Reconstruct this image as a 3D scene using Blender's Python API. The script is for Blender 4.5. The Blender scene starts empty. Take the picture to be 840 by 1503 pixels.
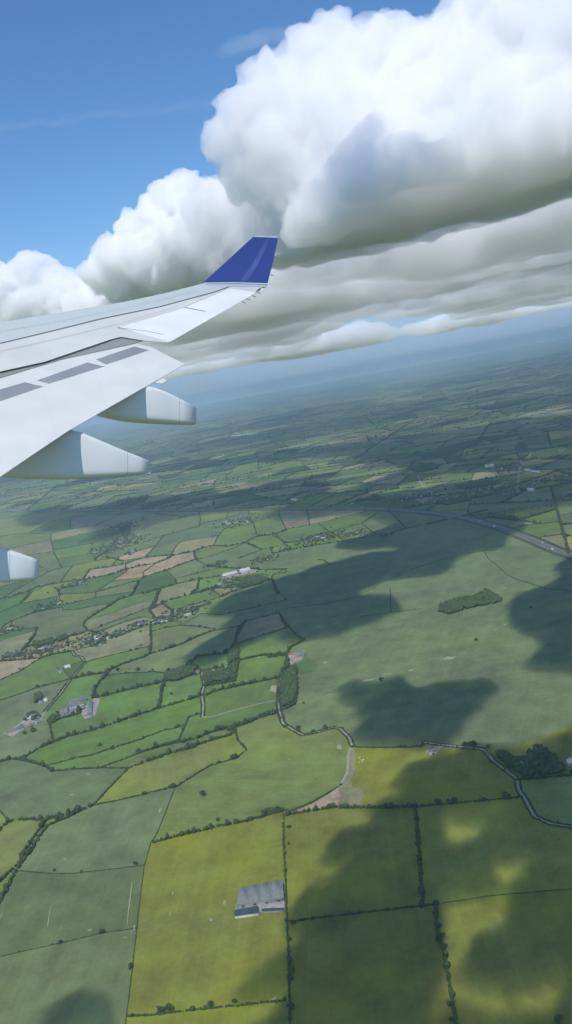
import bpy, math, random, numpy as np
from mathutils import Vector, Matrix
R = math.radians
random.seed(7); rng = np.random.default_rng(7)
scene = bpy.context.scene
COL = scene.collection

# ---------------------------------------------------------------- camera and pixel <-> world
H = 700.0                       # metres above the fields
FPX, CX, CY = 1200.0, 420.0, 751.5
PITCH, ROLL = R(9.05), R(10.4)
fwd = np.array([0, math.cos(PITCH), -math.sin(PITCH)])
r0 = np.array([1.0, 0, 0]); u0 = np.array([0, math.sin(PITCH), math.cos(PITCH)])
RT = math.cos(ROLL)*r0 - math.sin(ROLL)*u0
UP = math.sin(ROLL)*r0 + math.cos(ROLL)*u0
CAM = np.array([0, 0, H])
def ray(px, py):
    px = np.asarray(px, float); py = np.asarray(py, float)
    d = fwd + ((px-CX)/FPX)[..., None]*RT + ((CY-py)/FPX)[..., None]*UP
    return d
def gnd(px, py, z=0.0):         # where a sight line meets the ground
    d = ray(px, py); t = (z-H)/np.minimum(d[..., 2], -1e-4)
    return np.stack([d[..., 0]*t, d[..., 1]*t], -1)
def at(px, py, dist):           # a point at a horizontal distance
    d = ray(px, py); return CAM + d*(dist/math.hypot(d[0], d[1]))
def pix(P):                     # world -> photo pixel
    v = np.asarray(P, float) - CAM
    z = v@fwd
    return np.stack([CX + FPX*(v@RT)/z, CY - FPX*(v@UP)/z], -1), z

cd = bpy.data.cameras.new('camera'); cam = bpy.data.objects.new('camera', cd); COL.objects.link(cam)
cd.sensor_fit = 'VERTICAL'; cd.sensor_height = 36.0; cd.sensor_width = 36.0*840/1503
cd.lens = FPX/1503*36.0; cd.clip_start = 0.5; cd.clip_end = 400000
cam.matrix_world = Matrix(((RT[0], UP[0], -fwd[0], 0), (RT[1], UP[1], -fwd[1], 0), (RT[2], UP[2], -fwd[2], H), (0, 0, 0, 1)))
scene.camera = cam

# ---------------------------------------------------------------- sun, sky, colour
dc = np.array([-0.3, 0.72, 0.6]); dc /= np.linalg.norm(dc)
SUN = dc[0]*RT + dc[1]*UP - dc[2]*fwd
EL = math.asin(SUN[2]); AZ = math.atan2(SUN[0], SUN[1])
sl = bpy.data.lights.new('sun', 'SUN'); so = bpy.data.objects.new('sun', sl); COL.objects.link(so)
sl.energy = 3.6; sl.angle = R(0.53); sl.color = (1.0, 0.955, 0.88)
so.rotation_mode = 'QUATERNION'; so.rotation_quaternion = Vector(SUN).to_track_quat('Z', 'Y'); so.location = (0, -50, H+60)
w = bpy.data.worlds.new('World'); scene.world = w; w.use_nodes = True
nt = w.node_tree; bg = nt.nodes['Background']; sk = nt.nodes.new('ShaderNodeTexSky')
sk.sky_type = 'NISHITA'; sk.sun_disc = False; sk.sun_elevation = EL; sk.sun_rotation = AZ
sk.altitude = 700; sk.air_density = 1.0; sk.dust_density = 0.2; sk.ozone_density = 3.0
hs = nt.nodes.new('ShaderNodeHueSaturation'); hs.inputs['Saturation'].default_value = 1.2
nt.links.new(sk.outputs[0], hs.inputs['Color']); nt.links.new(hs.outputs[0], bg.inputs[0]); bg.inputs[1].default_value = 0.15
scene.view_settings.view_transform = 'Standard'; scene.view_settings.look = 'None'
scene.view_settings.exposure = 0.0; scene.view_settings.gamma = 1.0
scene.view_settings.use_curve_mapping = False
cy = scene.cycles
scene.render.engine = 'CYCLES'
cy.max_bounces = 26; cy.diffuse_bounces = 3; cy.glossy_bounces = 3; cy.transmission_bounces = 2
cy.volume_bounces = 24; cy.transparent_max_bounces = 96
cy.use_adaptive_sampling = True; cy.adaptive_threshold = 0.03
cy.use_denoising = True; cy.denoiser = 'OPENIMAGEDENOISE'
cy.sample_clamp_indirect = 6.0
cy.caustics_reflective = False; cy.caustics_refractive = False

# ---------------------------------------------------------------- noise and mesh helpers
def hash3(ix, iy, iz, s):
    h = (ix*374761393 + iy*668265263 + iz*2147483647 + s*1274126177) & 0xffffffff
    h = ((h ^ (h >> 13))*1274126177) & 0xffffffff
    h = ((h ^ (h >> 16))*668265263) & 0xffffffff
    return ((h ^ (h >> 15)) & 0xffffff)/float(0xffffff)
def vnoise(p, s=0):             # value noise, p (n,3)
    p = np.asarray(p, float); i = np.floor(p).astype(np.int64); f = p-i; f = f*f*(3-2*f)
    o = 0
    for a in (0, 1):
        for b in (0, 1):
            for c in (0, 1):
                wgt = (f[:, 0] if a else 1-f[:, 0])*(f[:, 1] if b else 1-f[:, 1])*(f[:, 2] if c else 1-f[:, 2])
                o = o + wgt*hash3(i[:, 0]+a, i[:, 1]+b, i[:, 2]+c, s)
    return o
def fbm(p, octs=4, s=0, gain=0.5, billow=False):
    t = 0; a = 1.0; n = 0; p = np.asarray(p, float)
    for k in range(octs):
        v = vnoise(p*(2.03**k)+17.3*k, s+k)
        if billow: v = 1-abs(2*v-1)
        t = t+a*v; n += a; a *= gain
    return t/n
def mesh_np(name, V, Q=None, T=None):
    me = bpy.data.meshes.new(name)
    V = np.asarray(V, np.float32); nq = 0 if Q is None else len(Q); ntri = 0 if T is None else len(T)
    me.vertices.add(len(V)); me.vertices.foreach_set('co', V.ravel())
    loops = []
    if nq: loops.append(np.asarray(Q).ravel())
    if ntri: loops.append(np.asarray(T).ravel())
    L = np.concatenate(loops).astype(np.int32)
    me.loops.add(len(L)); me.loops.foreach_set('vertex_index', L)
    me.polygons.add(nq+ntri)
    st = np.concatenate([np.arange(nq)*4, nq*4+np.arange(ntri)*3]).astype(np.int32)
    me.polygons.foreach_set('loop_start', st)
    me.update(calc_edges=True); me.validate()
    return me
def link(name, me, mat=None, parent=None, loc=None):
    o = bpy.data.objects.new(name, me); COL.objects.link(o)
    if mat is not None:
        if me is not None and not me.materials: me.materials.append(mat)
    if parent is not None: o.parent = parent
    if loc is not None: o.location = loc
    return o
def tag(o, label=None, cat=None, group=None, kind=None):
    if label: o['label'] = label
    if cat: o['category'] = cat
    if group: o['group'] = group
    if kind: o['kind'] = kind
    return o
def empty(name, loc=(0, 0, 0)):
    o = bpy.data.objects.new(name, None); COL.objects.link(o); o.location = loc; o.empty_display_size = 1
    return o
def ico(sub):
    import bmesh
    bm = bmesh.new(); bmesh.ops.create_icosphere(bm, subdivisions=sub, radius=1)
    V = np.array([v.co[:] for v in bm.verts]); F = np.array([[v.index for v in f.verts] for f in bm.faces]); bm.free()
    return V, F
def inpoly(P, poly):            # P (n,2)
    P = np.asarray(P, float); poly = np.asarray(poly, float); c = np.zeros(len(P), bool)
    j = len(poly)-1
    for i in range(len(poly)):
        xi, yi = poly[i]; xj, yj = poly[j]
        if yi != yj:
            m = ((yi > P[:, 1]) != (yj > P[:, 1])) & (P[:, 0] < (xj-xi)*(P[:, 1]-yi)/(yj-yi)+xi)
            c ^= m
        j = i
    return c
# ---------------------------------------------------------------- haze and clouds
def vol_mat(name, color, dens, aniso=0.0):
    m = bpy.data.materials.new(name); m.use_nodes = True; n = m.node_tree; n.nodes.clear()
    o = n.nodes.new('ShaderNodeOutputMaterial'); v = n.nodes.new('ShaderNodeVolumePrincipled')
    v.inputs['Color'].default_value = (*color, 1); v.inputs['Density'].default_value = dens
    v.inputs['Anisotropy'].default_value = aniso
    n.links.new(v.outputs[0], o.inputs['Volume']); return m
GR = 62000.0
def make_haze():
    zt = H+32; zb = -1.5; s = GR*1.02
    V = [(-s, -s*.3, zb), (s, -s*.3, zb), (s, s, zb), (-s, s, zb), (-s, -s*.3, zt), (s, -s*.3, zt), (s, s, zt), (-s, s, zt)]
    Q = [(0, 3, 2, 1), (4, 5, 6, 7), (0, 1, 5, 4), (1, 2, 6, 5), (2, 3, 7, 6), (3, 0, 4, 7)]
    o = link('haze', mesh_np('haze', V, Q), vol_mat('haze_air', (0.62, 0.80, 1.0), 4.8e-5, 0.1))
    o['kind'] = 'stuff'
make_haze()
BASE = 1500.0
def cumulus_mesh(name, lobes, voxel, base, amp, fr, seed=0, flat=0.12):
    """a cumulus: overlapping lobes fused, roughened by billow noise, levelled off at its base"""
    IV, IF = ico(3); VV = []; TT = []; n = 0
    for (x, y, z, rx, ry, rz) in lobes:
        VV.append(IV*[rx, ry, rz]+[x, y, z]); TT.append(IF+n); n += len(IV)
    me = mesh_np(name, np.concatenate(VV), None, np.concatenate(TT))
    o = bpy.data.objects.new('tmp', me); COL.objects.link(o)
    md = o.modifiers.new('r', 'REMESH'); md.mode = 'VOXEL'; md.voxel_size = voxel; md.use_smooth_shade = True
    dg = bpy.context.evaluated_depsgraph_get(); me2 = bpy.data.meshes.new_from_object(o.evaluated_get(dg))
    bpy.data.objects.remove(o); bpy.data.meshes.remove(me)
    nv = len(me2.vertices); co = np.empty(nv*3, np.float32); me2.vertices.foreach_get('co', co); co = co.reshape(-1, 3).astype(float)
    no = np.empty(nv*3, np.float32); me2.vertices.foreach_get('normal', no); no = no.reshape(-1, 3)
    q = co/fr
    d = (fbm(q, 6, seed, 0.72, True)-0.55)*amp*2.9
    co = co + no*d[:, None]
    wv = np.stack([fbm(q*1.7, 3, seed+31)-.5, fbm(q*1.7, 3, seed+47)-.5, fbm(q*1.7, 3, seed+59)-.5], -1)
    co += wv*amp*0.8
    bz = base + (fbm(np.c_[q[:, :2]*1.3, q[:, 2]*0], 3, seed+5)-.5)*amp*1.2
    low = co[:, 2] < bz; co[low, 2] = bz[low]+(co[low, 2]-bz[low])*flat
    me2.vertices.foreach_set('co', co.astype(np.float32).ravel()); me2.update()
    # fuse folds left by the displacement, so that the body of cloud is one clean closed volume
    o = bpy.data.objects.new('tmp', me2); COL.objects.link(o)
    md = o.modifiers.new('r', 'REMESH'); md.mode = 'VOXEL'; md.voxel_size = voxel*.9; md.use_smooth_shade = True
    dg = bpy.context.evaluated_depsgraph_get(); me3 = bpy.data.meshes.new_from_object(o.evaluated_get(dg))
    bpy.data.objects.remove(o); bpy.data.meshes.remove(me2); me2 = me3; me2.name = name
    me2.materials.clear()
    return me2
def sheet_cloud(name, mask, x0, x1, y0, y1, step, z, thick, seed):
    """a flat-based cloud over the region where mask(x, y) > 0.5: closed mesh, bulging top, slightly uneven base"""
    xs = np.arange(x0, x1+step, step); ys = np.arange(y0, y1+step, step)
    X, Y = np.meshgrid(xs, ys); P = np.c_[X.ravel(), Y.ravel()]
    m = mask(P)
    t = np.sqrt(np.clip((m-0.5)*2, 0, 1))
    n1 = fbm(np.c_[P/260, P[:, 0]*0+seed], 4, seed, .55, True); n2 = fbm(np.c_[P/400, P[:, 0]*0], 3, seed+9)
    top = z + t*thick*(0.45+0.9*n1); bot = z - t*thick*0.25*(0.2+1.4*n2)
    ny, nx = X.shape; ins = (m > 0.5).reshape(ny, nx)
    cell = ins[:-1, :-1] | ins[1:, :-1] | ins[:-1, 1:] | ins[1:, 1:]
    jj, ii = np.nonzero(cell); a = jj*nx+ii
    N = nx*ny
    Qt = np.c_[a, a+1, a+nx+1, a+nx]
    # bottom uses its own vertex only where the cloud has thickness
    bid = np.where(ins.ravel(), np.arange(N)+N, np.arange(N))
    Qb = bid[np.c_[a, a+nx, a+nx+1, a+1]]
    V = np.concatenate([np.c_[P, top], np.c_[P, bot]])
    Q = np.concatenate([Qt, Qb]); used = np.unique(Q); rm = np.full(2*N, -1); rm[used] = np.arange(len(used))
    me = mesh_np(name, V[used], rm[Q])
    me.polygons.foreach_set('use_smooth', np.ones(len(me.polygons), bool))
    return me
# ---------------------------------------------------------------- field boundaries, as lines on the ground
# (window origin x, y, scale, [(style, [(x, y), ...]), ...]);  styles: H hedge, T tall tree-lined hedge, h thin low hedge,
# n change of crop only, r lane with hedge banks, s lane without
NET = [
(0, 860, 4, [
 ('H', [(-200,125),(-60,100),(0,92),(110,55),(185,38),(270,0)]), ('H', [(-200,200),(0,155),(120,105),(290,75),(340,62)]), ('T', [(185,38),(150,80),(120,105)]),
 ('H', [(-200,330),(0,250),(75,205),(150,175)]), ('T', [(150,175),(230,150),(345,130)]), ('r', [(350,55),(335,100),(365,145)]),
 ('T', [(350,55),(345,20),(420,5),(470,-20)]),
 ('H', [(365,145),(450,138),(560,118),(650,100),(690,85)]), ('T', [(690,85),(770,60),(790,30),(805,0)]), ('H', [(355,115),(480,88),(560,70),(660,55),(780,35)]),
 ('H', [(560,70),(565,35),(640,15),(700,0)]), ('H', [(75,205),(50,270)]), ('H', [(-200,335),(0,290),(60,272),(150,252),(220,245)]),
 ('T', [(220,245),(205,290),(170,340),(130,375)]), ('h', [(-200,370),(0,325),(100,293),(205,265)]), ('T', [(130,375),(200,345),(320,325),(390,300),(470,285),(520,265)]),
 ('T', [(520,265),(490,230),(510,200),(590,150),(660,110),(690,85)]), ('h', [(510,205),(640,165),(840,90)]), ('H', [(520,262),(580,245),(650,215),(840,145)]),
 ('H', [(570,275),(700,225),(840,180)]), ('T', [(520,265),(570,275),(650,305),(760,270),(840,240)]), ('H', [(650,305),(620,320),(560,350),(440,378)]),
 ('h', [(395,305),(370,330),(335,395)]), ('h', [(540,280),(550,320),(560,350)]),
 ('T', [(-200,470),(0,445),(130,435),(240,425),(330,400),(425,385)]), ('H', [(130,375),(30,420),(0,445)]), ('H', [(240,425),(120,500),(0,555),(-200,640)]),
 ('r', [(425,385),(440,410),(480,420),(500,450),(470,490),(415,550)]), ('r', [(415,550),(350,640),(265,740)]), ('s', [(265,740),(250,770)]),
 ('H', [(-200,740),(0,675),(120,635),(230,595),(330,570),(415,548)]), ('T', [(415,548),(520,525),(600,515),(650,495),(700,470),(840,420)]),
 ('H', [(500,450),(540,437),(700,397),(840,365)]), ('h', [(330,480),(380,505),(415,548)]), ('h', [(350,490),(480,440),(500,450)]),
 ('T', [(650,495),(600,550),(560,600),(545,655)]), ('T', [(545,660),(600,650),(720,620),(840,590)]), ('H', [(640,525),(720,515),(840,510)]),
 ('s', [(60,845),(140,815),(260,785),(360,755),(480,730)]), ('T', [(290,800),(400,770),(470,750)]), ('H', [(290,800),(310,900)]),
]),
(210, 860, 4, [
 ('H', [(-35,48),(0,40),(110,10),(170,0)]), ('T', [(110,10),(85,60),(60,110),(40,140)]), ('h', [(0,95),(85,60)]), ('h', [(0,140),(40,125)]),
 ('T', [(110,105),(160,85),(300,45),(400,15),(440,5)]), ('H', [(180,150),(250,120),(360,95),(460,65)]), ('T', [(460,65),(510,40),(610,10),(700,-12)]),
 ('T', [(110,105),(180,150)]), ('H', [(400,15),(460,65)]), ('T', [(40,145),(110,105)]), ('T', [(40,145),(70,190),(150,190),(180,150)]), ('h', [(0,180),(60,195)]),
 ('h', [(70,190),(60,225),(45,240)]), ('H', [(50,270),(120,250),(220,232),(320,240),(430,255)]), ('h', [(150,200),(225,210),(220,232)]),
 ('T', [(45,240),(50,330),(40,400)]), ('T', [(0,425),(40,400),(120,380),(220,345),(330,295),(430,258)]), ('H', [(340,165),(470,170),(600,140),(840,85)]),
 ('H', [(430,258),(560,240),(600,210),(700,185),(800,160)]), ('h', [(230,225),(340,165)]), ('T', [(600,210),(550,290),(545,350),(480,400),(320,415),(270,460)]),
 ('T', [(270,460),(230,490),(150,505),(130,540),(130,560)]), ('H', [(800,160),(835,240)]), ('H', [(550,345),(580,330),(700,290),(840,250)]),
 ('T', [(545,350),(560,440),(700,410),(840,400)]), ('T', [(270,460),(350,500),(480,480),(560,440)]), ('H', [(0,510),(60,505),(140,515)]),
 ('T', [(0,590),(60,580),(130,560)]), ('H', [(130,560),(240,535),(330,520),(350,500)]), ('T', [(130,560),(110,620),(95,720)]), ('T', [(0,750),(95,720),(200,690),(345,645)]),
 ('r', [(345,500),(360,580),(345,640),(355,700),(350,770)]), ('s', [(350,770),(400,770),(560,725),(720,685),(790,675)]), ('r', [(790,675),(800,740),(820,800),(840,830)]),
 ('T', [(360,650),(420,620),(580,585),(700,560),(800,540),(830,500),(850,440)]), ('T', [(360,590),(540,560),(560,440)]),
 ('H', [(355,745),(270,770),(240,840),(210,910)]), ('H', [(800,540),(790,600),(790,675)]),
 ('T', [(500,850),(650,790),(790,745)]), ('H', [(240,820),(180,838),(120,850),(30,885),(0,895)]),
]),
(210, 1040, 4, [
 ('T', [(-5,258),(80,230),(180,205),(310,180),(400,140),(500,115),(540,130)]), ('T', [(-5,322),(60,300),(160,265),(300,225),(380,195),(510,160),(540,130)]),
 ('H', [(540,130),(560,190),(610,245),(560,285),(520,300),(400,335),(320,380),(260,420),(195,460),(150,470),(0,505)]), ('n', [(610,255),(740,262),(1020,262),(1170,258)]),
 ('h', [(190,462),(130,620),(80,740),(50,790)]), ('T', [(50,790),(230,745),(460,690),(620,660),(720,630),(840,600)]), ('n', [(480,690),(490,720),(510,800),(545,880)]),
 ('T', [(500,115),(550,100),(700,45),(790,20)]),
]),
(0, 1040, 4, [
 ('T', [(-200,340),(0,315),(60,300),(120,300),(180,265),(250,225),(400,165),(540,130),(700,80),(840,28)]), ('T', [(120,300),(200,320),(280,345),(310,370)]),
 ('H', [(310,370),(430,358),(600,350),(750,352)]), ('H', [(270,340),(450,290),(540,275),(640,240),(740,210),(840,180)]), ('H', [(580,350),(700,310),(800,270),(840,255)]),
 ('H', [(750,352),(840,322)]), ('H', [(750,355),(680,430),(610,500),(560,560)]), ('T', [(560,565),(500,590),(400,640),(280,690),(230,760),(180,840),(100,950),(60,1020),(0,1140),(-120,1330)]),
 ('H', [(560,568),(700,540),(850,505)]), ('T', [(500,590),(380,630),(250,655),(100,655),(50,670),(0,720),(-150,790)]), ('h', [(50,660),(0,600),(-100,520)]),
 ('T', [(260,675),(200,760),(150,830),(120,910),(60,960),(0,1020),(-100,1090)]),
]),
(0, 1240, 4, [
 ('h', [(125,155),(300,170),(430,170),(560,155),(700,140),(835,122)]), ('h', [(-300,730),(0,660),(140,625),(350,580),(600,520),(780,495),(805,490)]),
 ('h', [(888,-12),(850,120),(832,250),(805,490),(770,800),(745,1000),(720,1200),(690,1500)]),
 ('H', [(745,1005),(900,1003),(1100,975),(1400,945),(1680,915)]), ('n', [(745,1030),(1100,1000),(1680,950)]),
]),
(210, 1240, 3.652, [
 ('H', [(755,-120),(755,0),(765,190),(772,380),(780,560),(790,960),(805,1500)]), ('n', [(540,225),(480,390),(500,400),(630,370),(770,380)]), ('n', [(540,225),(765,180)]),
]),
(400, 1080, 3.818, [
 ('s', [(450,50),(425,110),(420,200),(370,290),(300,345),(200,400),(110,435),(60,450)]), ('T', [(60,450),(200,425),(330,405),(500,405),(650,405),(800,398)]),
 ('H', [(455,65),(600,68),(745,65),(840,60)]), ('H', [(390,275),(300,330),(200,385),(80,430)]), ('n', [(440,60),(470,100),(465,180),(440,250),(450,290),(510,300),(500,405)]),
 ('n', [(700,66),(700,120),(630,400)]), ('n', [(742,66),(740,120),(672,400)]), ('T', [(800,398),(820,600),(835,840),(842,900),(844,960)]),
]),
(400, 900, 3.818, [
 ('r', [(35,500),(45,560),(60,620),(100,645),(170,685),(230,675),(330,645),(380,650),(430,700),(450,750)]), ('n', [(60,545),(160,510),(300,470),(500,415),(660,375),(840,325)]),
 ('H', [(40,0),(90,75),(140,130),(180,150)]), ('T', [(180,150),(110,190),(90,215),(80,240)]), ('H', [(0,110),(90,75)]), ('T', [(-20,250),(80,235)]),
 ('n', [(150,290),(200,250),(260,290),(230,330),(160,345),(130,320),(150,290)]), ('T', [(80,240),(90,300),(60,330),(50,480),(35,500)]), ('T', [(130,320),(140,420),(125,510),(60,545)]),
]),
(620, 1060, 3.818, [
 ('r', [(0,115),(120,130),(340,155),(400,220),(480,280),(530,320),(540,380),(580,440),(630,530),(720,570),(840,590),(1000,600)]),
 ('H', [(-45,475),(0,472),(200,455),(340,440),(480,430),(560,420)]), ('T', [(535,325),(700,310),(840,300),(1000,295)]), ('n', [(345,150),(500,140),(700,70),(840,20)]),
]),
(420, 1080, 2, [
 ('H', [(8,547),(100,535),(220,520),(400,500),(440,495)]), ('h', [(440,495),(600,470),(840,450),(1000,440)]), ('T', [(440,495),(445,580),(465,640),(485,760),(500,846),(520,1100)]),
]),
(620, 700, 3.818, [
 ('h', [(345,415),(370,460),(410,490),(470,545),(530,575),(640,610),(690,628),(840,637),(1000,640)]), ('h', [(-160,545),(0,500),(100,465),(180,445),(345,415)]),
 ('n', [(455,385),(630,378)]), ('h', [(345,415),(400,388),(455,385)]), ('H', [(760,380),(840,380),(1000,380)]), ('h', [(220,220),(380,175),(520,145),(560,80)]), ('H', [(310,235),(550,180),(840,130),(1000,110)]),
 ('H', [(440,275),(620,225),(840,185),(1000,165)]), ('H', [(530,300),(700,240),(840,205),(1000,180)]), ('n', [(0,1090),(165,1010),(300,950),(420,890),(520,830),(600,770),(650,720),(720,695),(840,690),(1000,690)]),
 ('H', [(820,130),(820,290),(850,400)]),
]),
(400, 700, 3.818, [
 ('T', [(0,430),(150,400),(300,375),(410,360)]), ('H', [(410,360),(560,330),(640,320),(750,290),(840,270)]), ('H', [(20,320),(100,290),(260,260),(400,225),(520,195)]),
 ('H', [(40,195),(40,215),(75,290)]), ('H', [(195,190),(210,270)]), ('h', [(75,262),(200,238),(410,200)]), ('H', [(0,310),(20,325),(60,370),(110,410)]), ('T', [(60,370),(140,365),(290,315),(320,310)]),
 ('H', [(260,262),(330,315),(400,355)]), ('H', [(330,305),(500,260),(540,235),(600,195)]), ('H', [(365,328),(530,288)]), ('H', [(505,265),(550,300),(580,325)]), ('H', [(660,195),(750,290)]),
 ('H', [(0,515),(80,515),(0,550)]), ('h', [(580,620),(440,680),(300,710),(100,735),(0,760)]), ('h', [(0,585),(35,640),(65,680)]), ('h', [(660,625),(665,760)]), ('H', [(250,465),(280,465),(330,495)]), ('h', [(490,785),(665,760),(840,740)]),
 ('H', [(270,85),(390,70),(580,40),(760,5),(840,-10)]), ('H', [(420,110),(600,75),(780,50),(840,40)]), ('H', [(590,45),(620,75)]), ('H', [(480,100),(600,62)]), ('H', [(300,130),(370,175)]), ('H', [(0,170),(100,150),(180,140),(180,180)]),
 ('H', [(350,160),(540,130),(570,170)]), ('H', [(540,130),(680,120),(700,160)]), ('T', [(0,130),(110,110),(250,95),(270,85),(280,20)]), ('H', [(680,180),(800,140),(840,130)]), ('H', [(0,60),(100,45),(180,0)]), ('H', [(110,110),(100,45)]),
]),
(210, 700, 4, [
 ('H', [(0,300),(120,260),(250,235),(330,215),(340,195)]), ('H', [(330,215),(340,250),(330,290),(240,315),(120,345),(0,385)]), ('H', [(330,290),(340,275),(500,240),(620,205)]), ('h', [(500,200),(490,242)]),
 ('H', [(415,405),(440,350),(480,305),(560,290),(650,275)]), ('H', [(650,275),(625,230),(620,195)]), ('H', [(650,275),(670,348)]), ('T', [(-210,470),(-120,495),(0,478),(100,465),(180,460),(300,440),(330,425),(415,405),(500,410),(600,385),(670,350),(760,340),(840,315)]),
 ('H', [(10,475),(80,400),(120,345)]), ('H', [(160,460),(210,390)]), ('H', [(235,380),(350,360),(440,345)]), ('T', [(0,520),(70,510),(150,480),(180,460)]), ('H', [(0,560),(70,515)]),
 ('T', [(300,440),(310,485),(250,505),(140,548),(0,590)]), ('H', [(350,480),(500,430),(600,390)]), ('H', [(310,485),(380,525)]), ('T', [(600,385),(690,425)]), ('H', [(560,480),(690,430),(840,395)]), ('H', [(760,342),(840,385)]), ('T', [(310,485),(350,480)]),
 ('h', [(140,548),(190,600)]), ('H', [(190,600),(300,570),(400,545),(470,535)]), ('T', [(190,600),(200,630),(90,660),(0,690)]), ('T', [(200,630),(330,600),(450,585)]), ('T', [(330,605),(320,660),(280,690)]),
 ('H', [(430,655),(500,620),(610,625),(600,650)]), ('T', [(90,660),(80,720),(70,760)]), ('H', [(690,545),(840,545)]), ('T', [(760,600),(700,620),(600,650),(430,655),(280,690)]), ('H', [(760,600),(760,580),(840,560)]), ('T', [(760,600),(790,690)]),
 ('T', [(380,525),(470,535),(690,545)]), ('H', [(0,230),(60,215),(250,235)]), ('H', [(240,200),(330,165)]), ('H', [(0,195),(150,170),(330,165),(500,170),(700,180)]), ('H', [(380,130),(500,80),(640,40),(720,15)]), ('H', [(540,110),(600,100),(720,80),(840,50)]),
 ('H', [(380,130),(520,140),(710,125),(840,100)]), ('H', [(710,125),(720,80)]), ('H', [(250,130),(380,130)]), ('H', [(0,110),(250,130),(400,50),(560,10)]), ('H', [(720,15),(840,-15)]),
]),
(0, 700, 4, [
 ('H', [(-200,830),(20,710),(120,650),(210,600),(300,550),(430,520),(560,495),(700,470),(830,430),(880,415)]), ('H', [(-200,700),(0,650),(100,620),(210,590)]),
 ('T', [(490,600),(530,545),(640,530),(740,510),(840,478)]), ('T', [(490,605),(650,575),(740,545),(840,520)]), ('H', [(740,510),(735,545)]), ('H', [(660,610),(740,560),(745,545)]), ('H', [(660,610),(800,598),(840,590)]),
 ('H', [(300,370),(320,450),(360,525)]), ('H', [(300,380),(420,350),(560,320),(690,290),(840,255)]), ('h', [(330,480),(450,465),(530,450),(545,390)]), ('H', [(310,430),(440,410),(545,390),(690,360)]), ('T', [(690,290),(740,340),(690,360),(640,430),(560,480)]),
 ('H', [(415,240),(560,225),(710,222),(560,285),(415,308),(415,240)]), ('H', [(0,440),(150,400),(300,370)]), ('H', [(-100,490),(100,470),(300,440)]), ('T', [(-200,780),(0,720),(180,670),(210,650),(330,625),(490,602)]), ('H', [(350,700),(360,690),(560,680),(700,640),(840,600)]),
 ('H', [(380,585),(430,520)]), ('H', [(700,470),(660,520)]), ('H', [(415,308),(300,335),(300,370)]), ('H', [(0,350),(150,330),(300,335)]), ('H', [(710,222),(840,200)]), ('H', [(660,340),(830,310)]), ('H', [(560,680),(660,610)]),
 ('H', [(130,190),(250,150),(420,110),(600,75),(780,55)]), ('H', [(130,190),(300,165),(500,110),(780,55)]), ('H', [(200,315),(300,260),(415,240)]), ('H', [(0,250),(200,215),(415,180),(640,130),(840,90)]), ('H', [(415,240),(640,185),(840,150)]),
]),
]
# the motorway and the frame of the traced land
MWAY = [(-140,752),(0,751),(60,750.5),(210,750),(270,750),(335,748.7),(400,747.6),(453,747),(505,747),(547,747.2),(583,749.2),(620,752),(648,755.5),(676,759),(707,767),(733,774.5),(759,784),(788,795.5),(816,807.5),(840,815.5),(900,838),(1000,880)]
FRAME_PX = [(-60,751.5)]+[p for p in MWAY if 0 <= p[0] <= 900]+[(905,1100),(960,1640),(300,1660),(-90,1640),(-60,1200)]
# field colours: kind -> seeds (photo pixels)
SEEDS = {
'grey': [(60,1135),(5,1190),(120,1210),(100,1320),(90,1440),(15,1300),(100,930),(40,1025),(270,940),(250,965),(330,905),(500,800),(560,880),(600,960),(480,1030),(640,1060),(780,1050),(760,960),(700,850),(800,880),(450,815),(620,800),(330,880),(470,870),(800,830),(560,780),(70,1155),(290,830),(700,1000),(500,990),(450,990),(800,720),(760,740),(540,835),(640,900),(770,820)],
'yel': [(545,1145),(572,1130),(580,1110),(565,1150),(300,1380),(270,1280),(500,1250),(440,1310),(580,1220),(550,1400),(700,1250),(800,1230),(700,1380),(800,1400),(300,1480),(620,1100),(540,1400),(600,1260),(760,1300),(500,1450),(590,1330),(350,1500),(680,1120)],
'olive': [(300,1093),(270,1098),(340,1080),(230,1107),(375,1075),(20,1225),(58,1208),(5,1290),(2,1205),(30,1215),(800,1170),(825,1160),(430,1160),(380,1220),(240,1140),(290,1100),(430,1080),(190,1060),(570,1120),(20,1240),(150,1120),(300,1180),(350,1290),(40,1090),(350,1150),(10,1220)],
'grn': [(160,900),(270,890),(300,880),(390,940),(360,990),(340,1000),(350,1030),(250,1060),(150,1080),(240,1010),(90,985),(230,1090),(50,980),(360,970),(300,970),(200,885),(360,1045),(310,1120),(420,780),(530,775),(210,1100),(290,1020),(130,1000),(480,715),(585,710),(590,705),(330,800),(155,800),(50,910),(330,1060),(240,910),(350,1010),(280,1040),(180,1080)],
'dgrn': [(200,840),(240,830),(250,850),(130,790),(190,985),(200,1000),(30,880),(350,860),(700,740),(60,890),(590,770),(330,1070),(180,990),(150,860),(315,830),(100,890)],
'tan': [(50,885),(180,890),(170,945),(110,945),(200,950),(250,1020),(20,945),(150,805),(130,760),(280,745),(225,745),(250,870),(420,765),(460,765),(440,755),(470,750),(20,890),(175,905),(200,1030),(420,1085),(350,1170),(380,925),(400,915),(435,740),(650,700),(490,1130),(520,1150),(330,1250),(390,1250),(330,865),(440,975),(250,745),(30,740),(525,1160),(80,945)],
'brown': [(195,832),(215,838),(230,833),(180,848),(150,836),(175,838),(160,840),(200,835),(250,825),(225,840),(20,975),(0,980),(190,845),(140,840)],
'straw': [(420,742),(120,950),(425,745),(440,970),(400,742)],
'dullbrown': [(425,758),(450,755),(435,768),(475,755)],  # a darker, duller brown than the other brown fields
}
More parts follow.
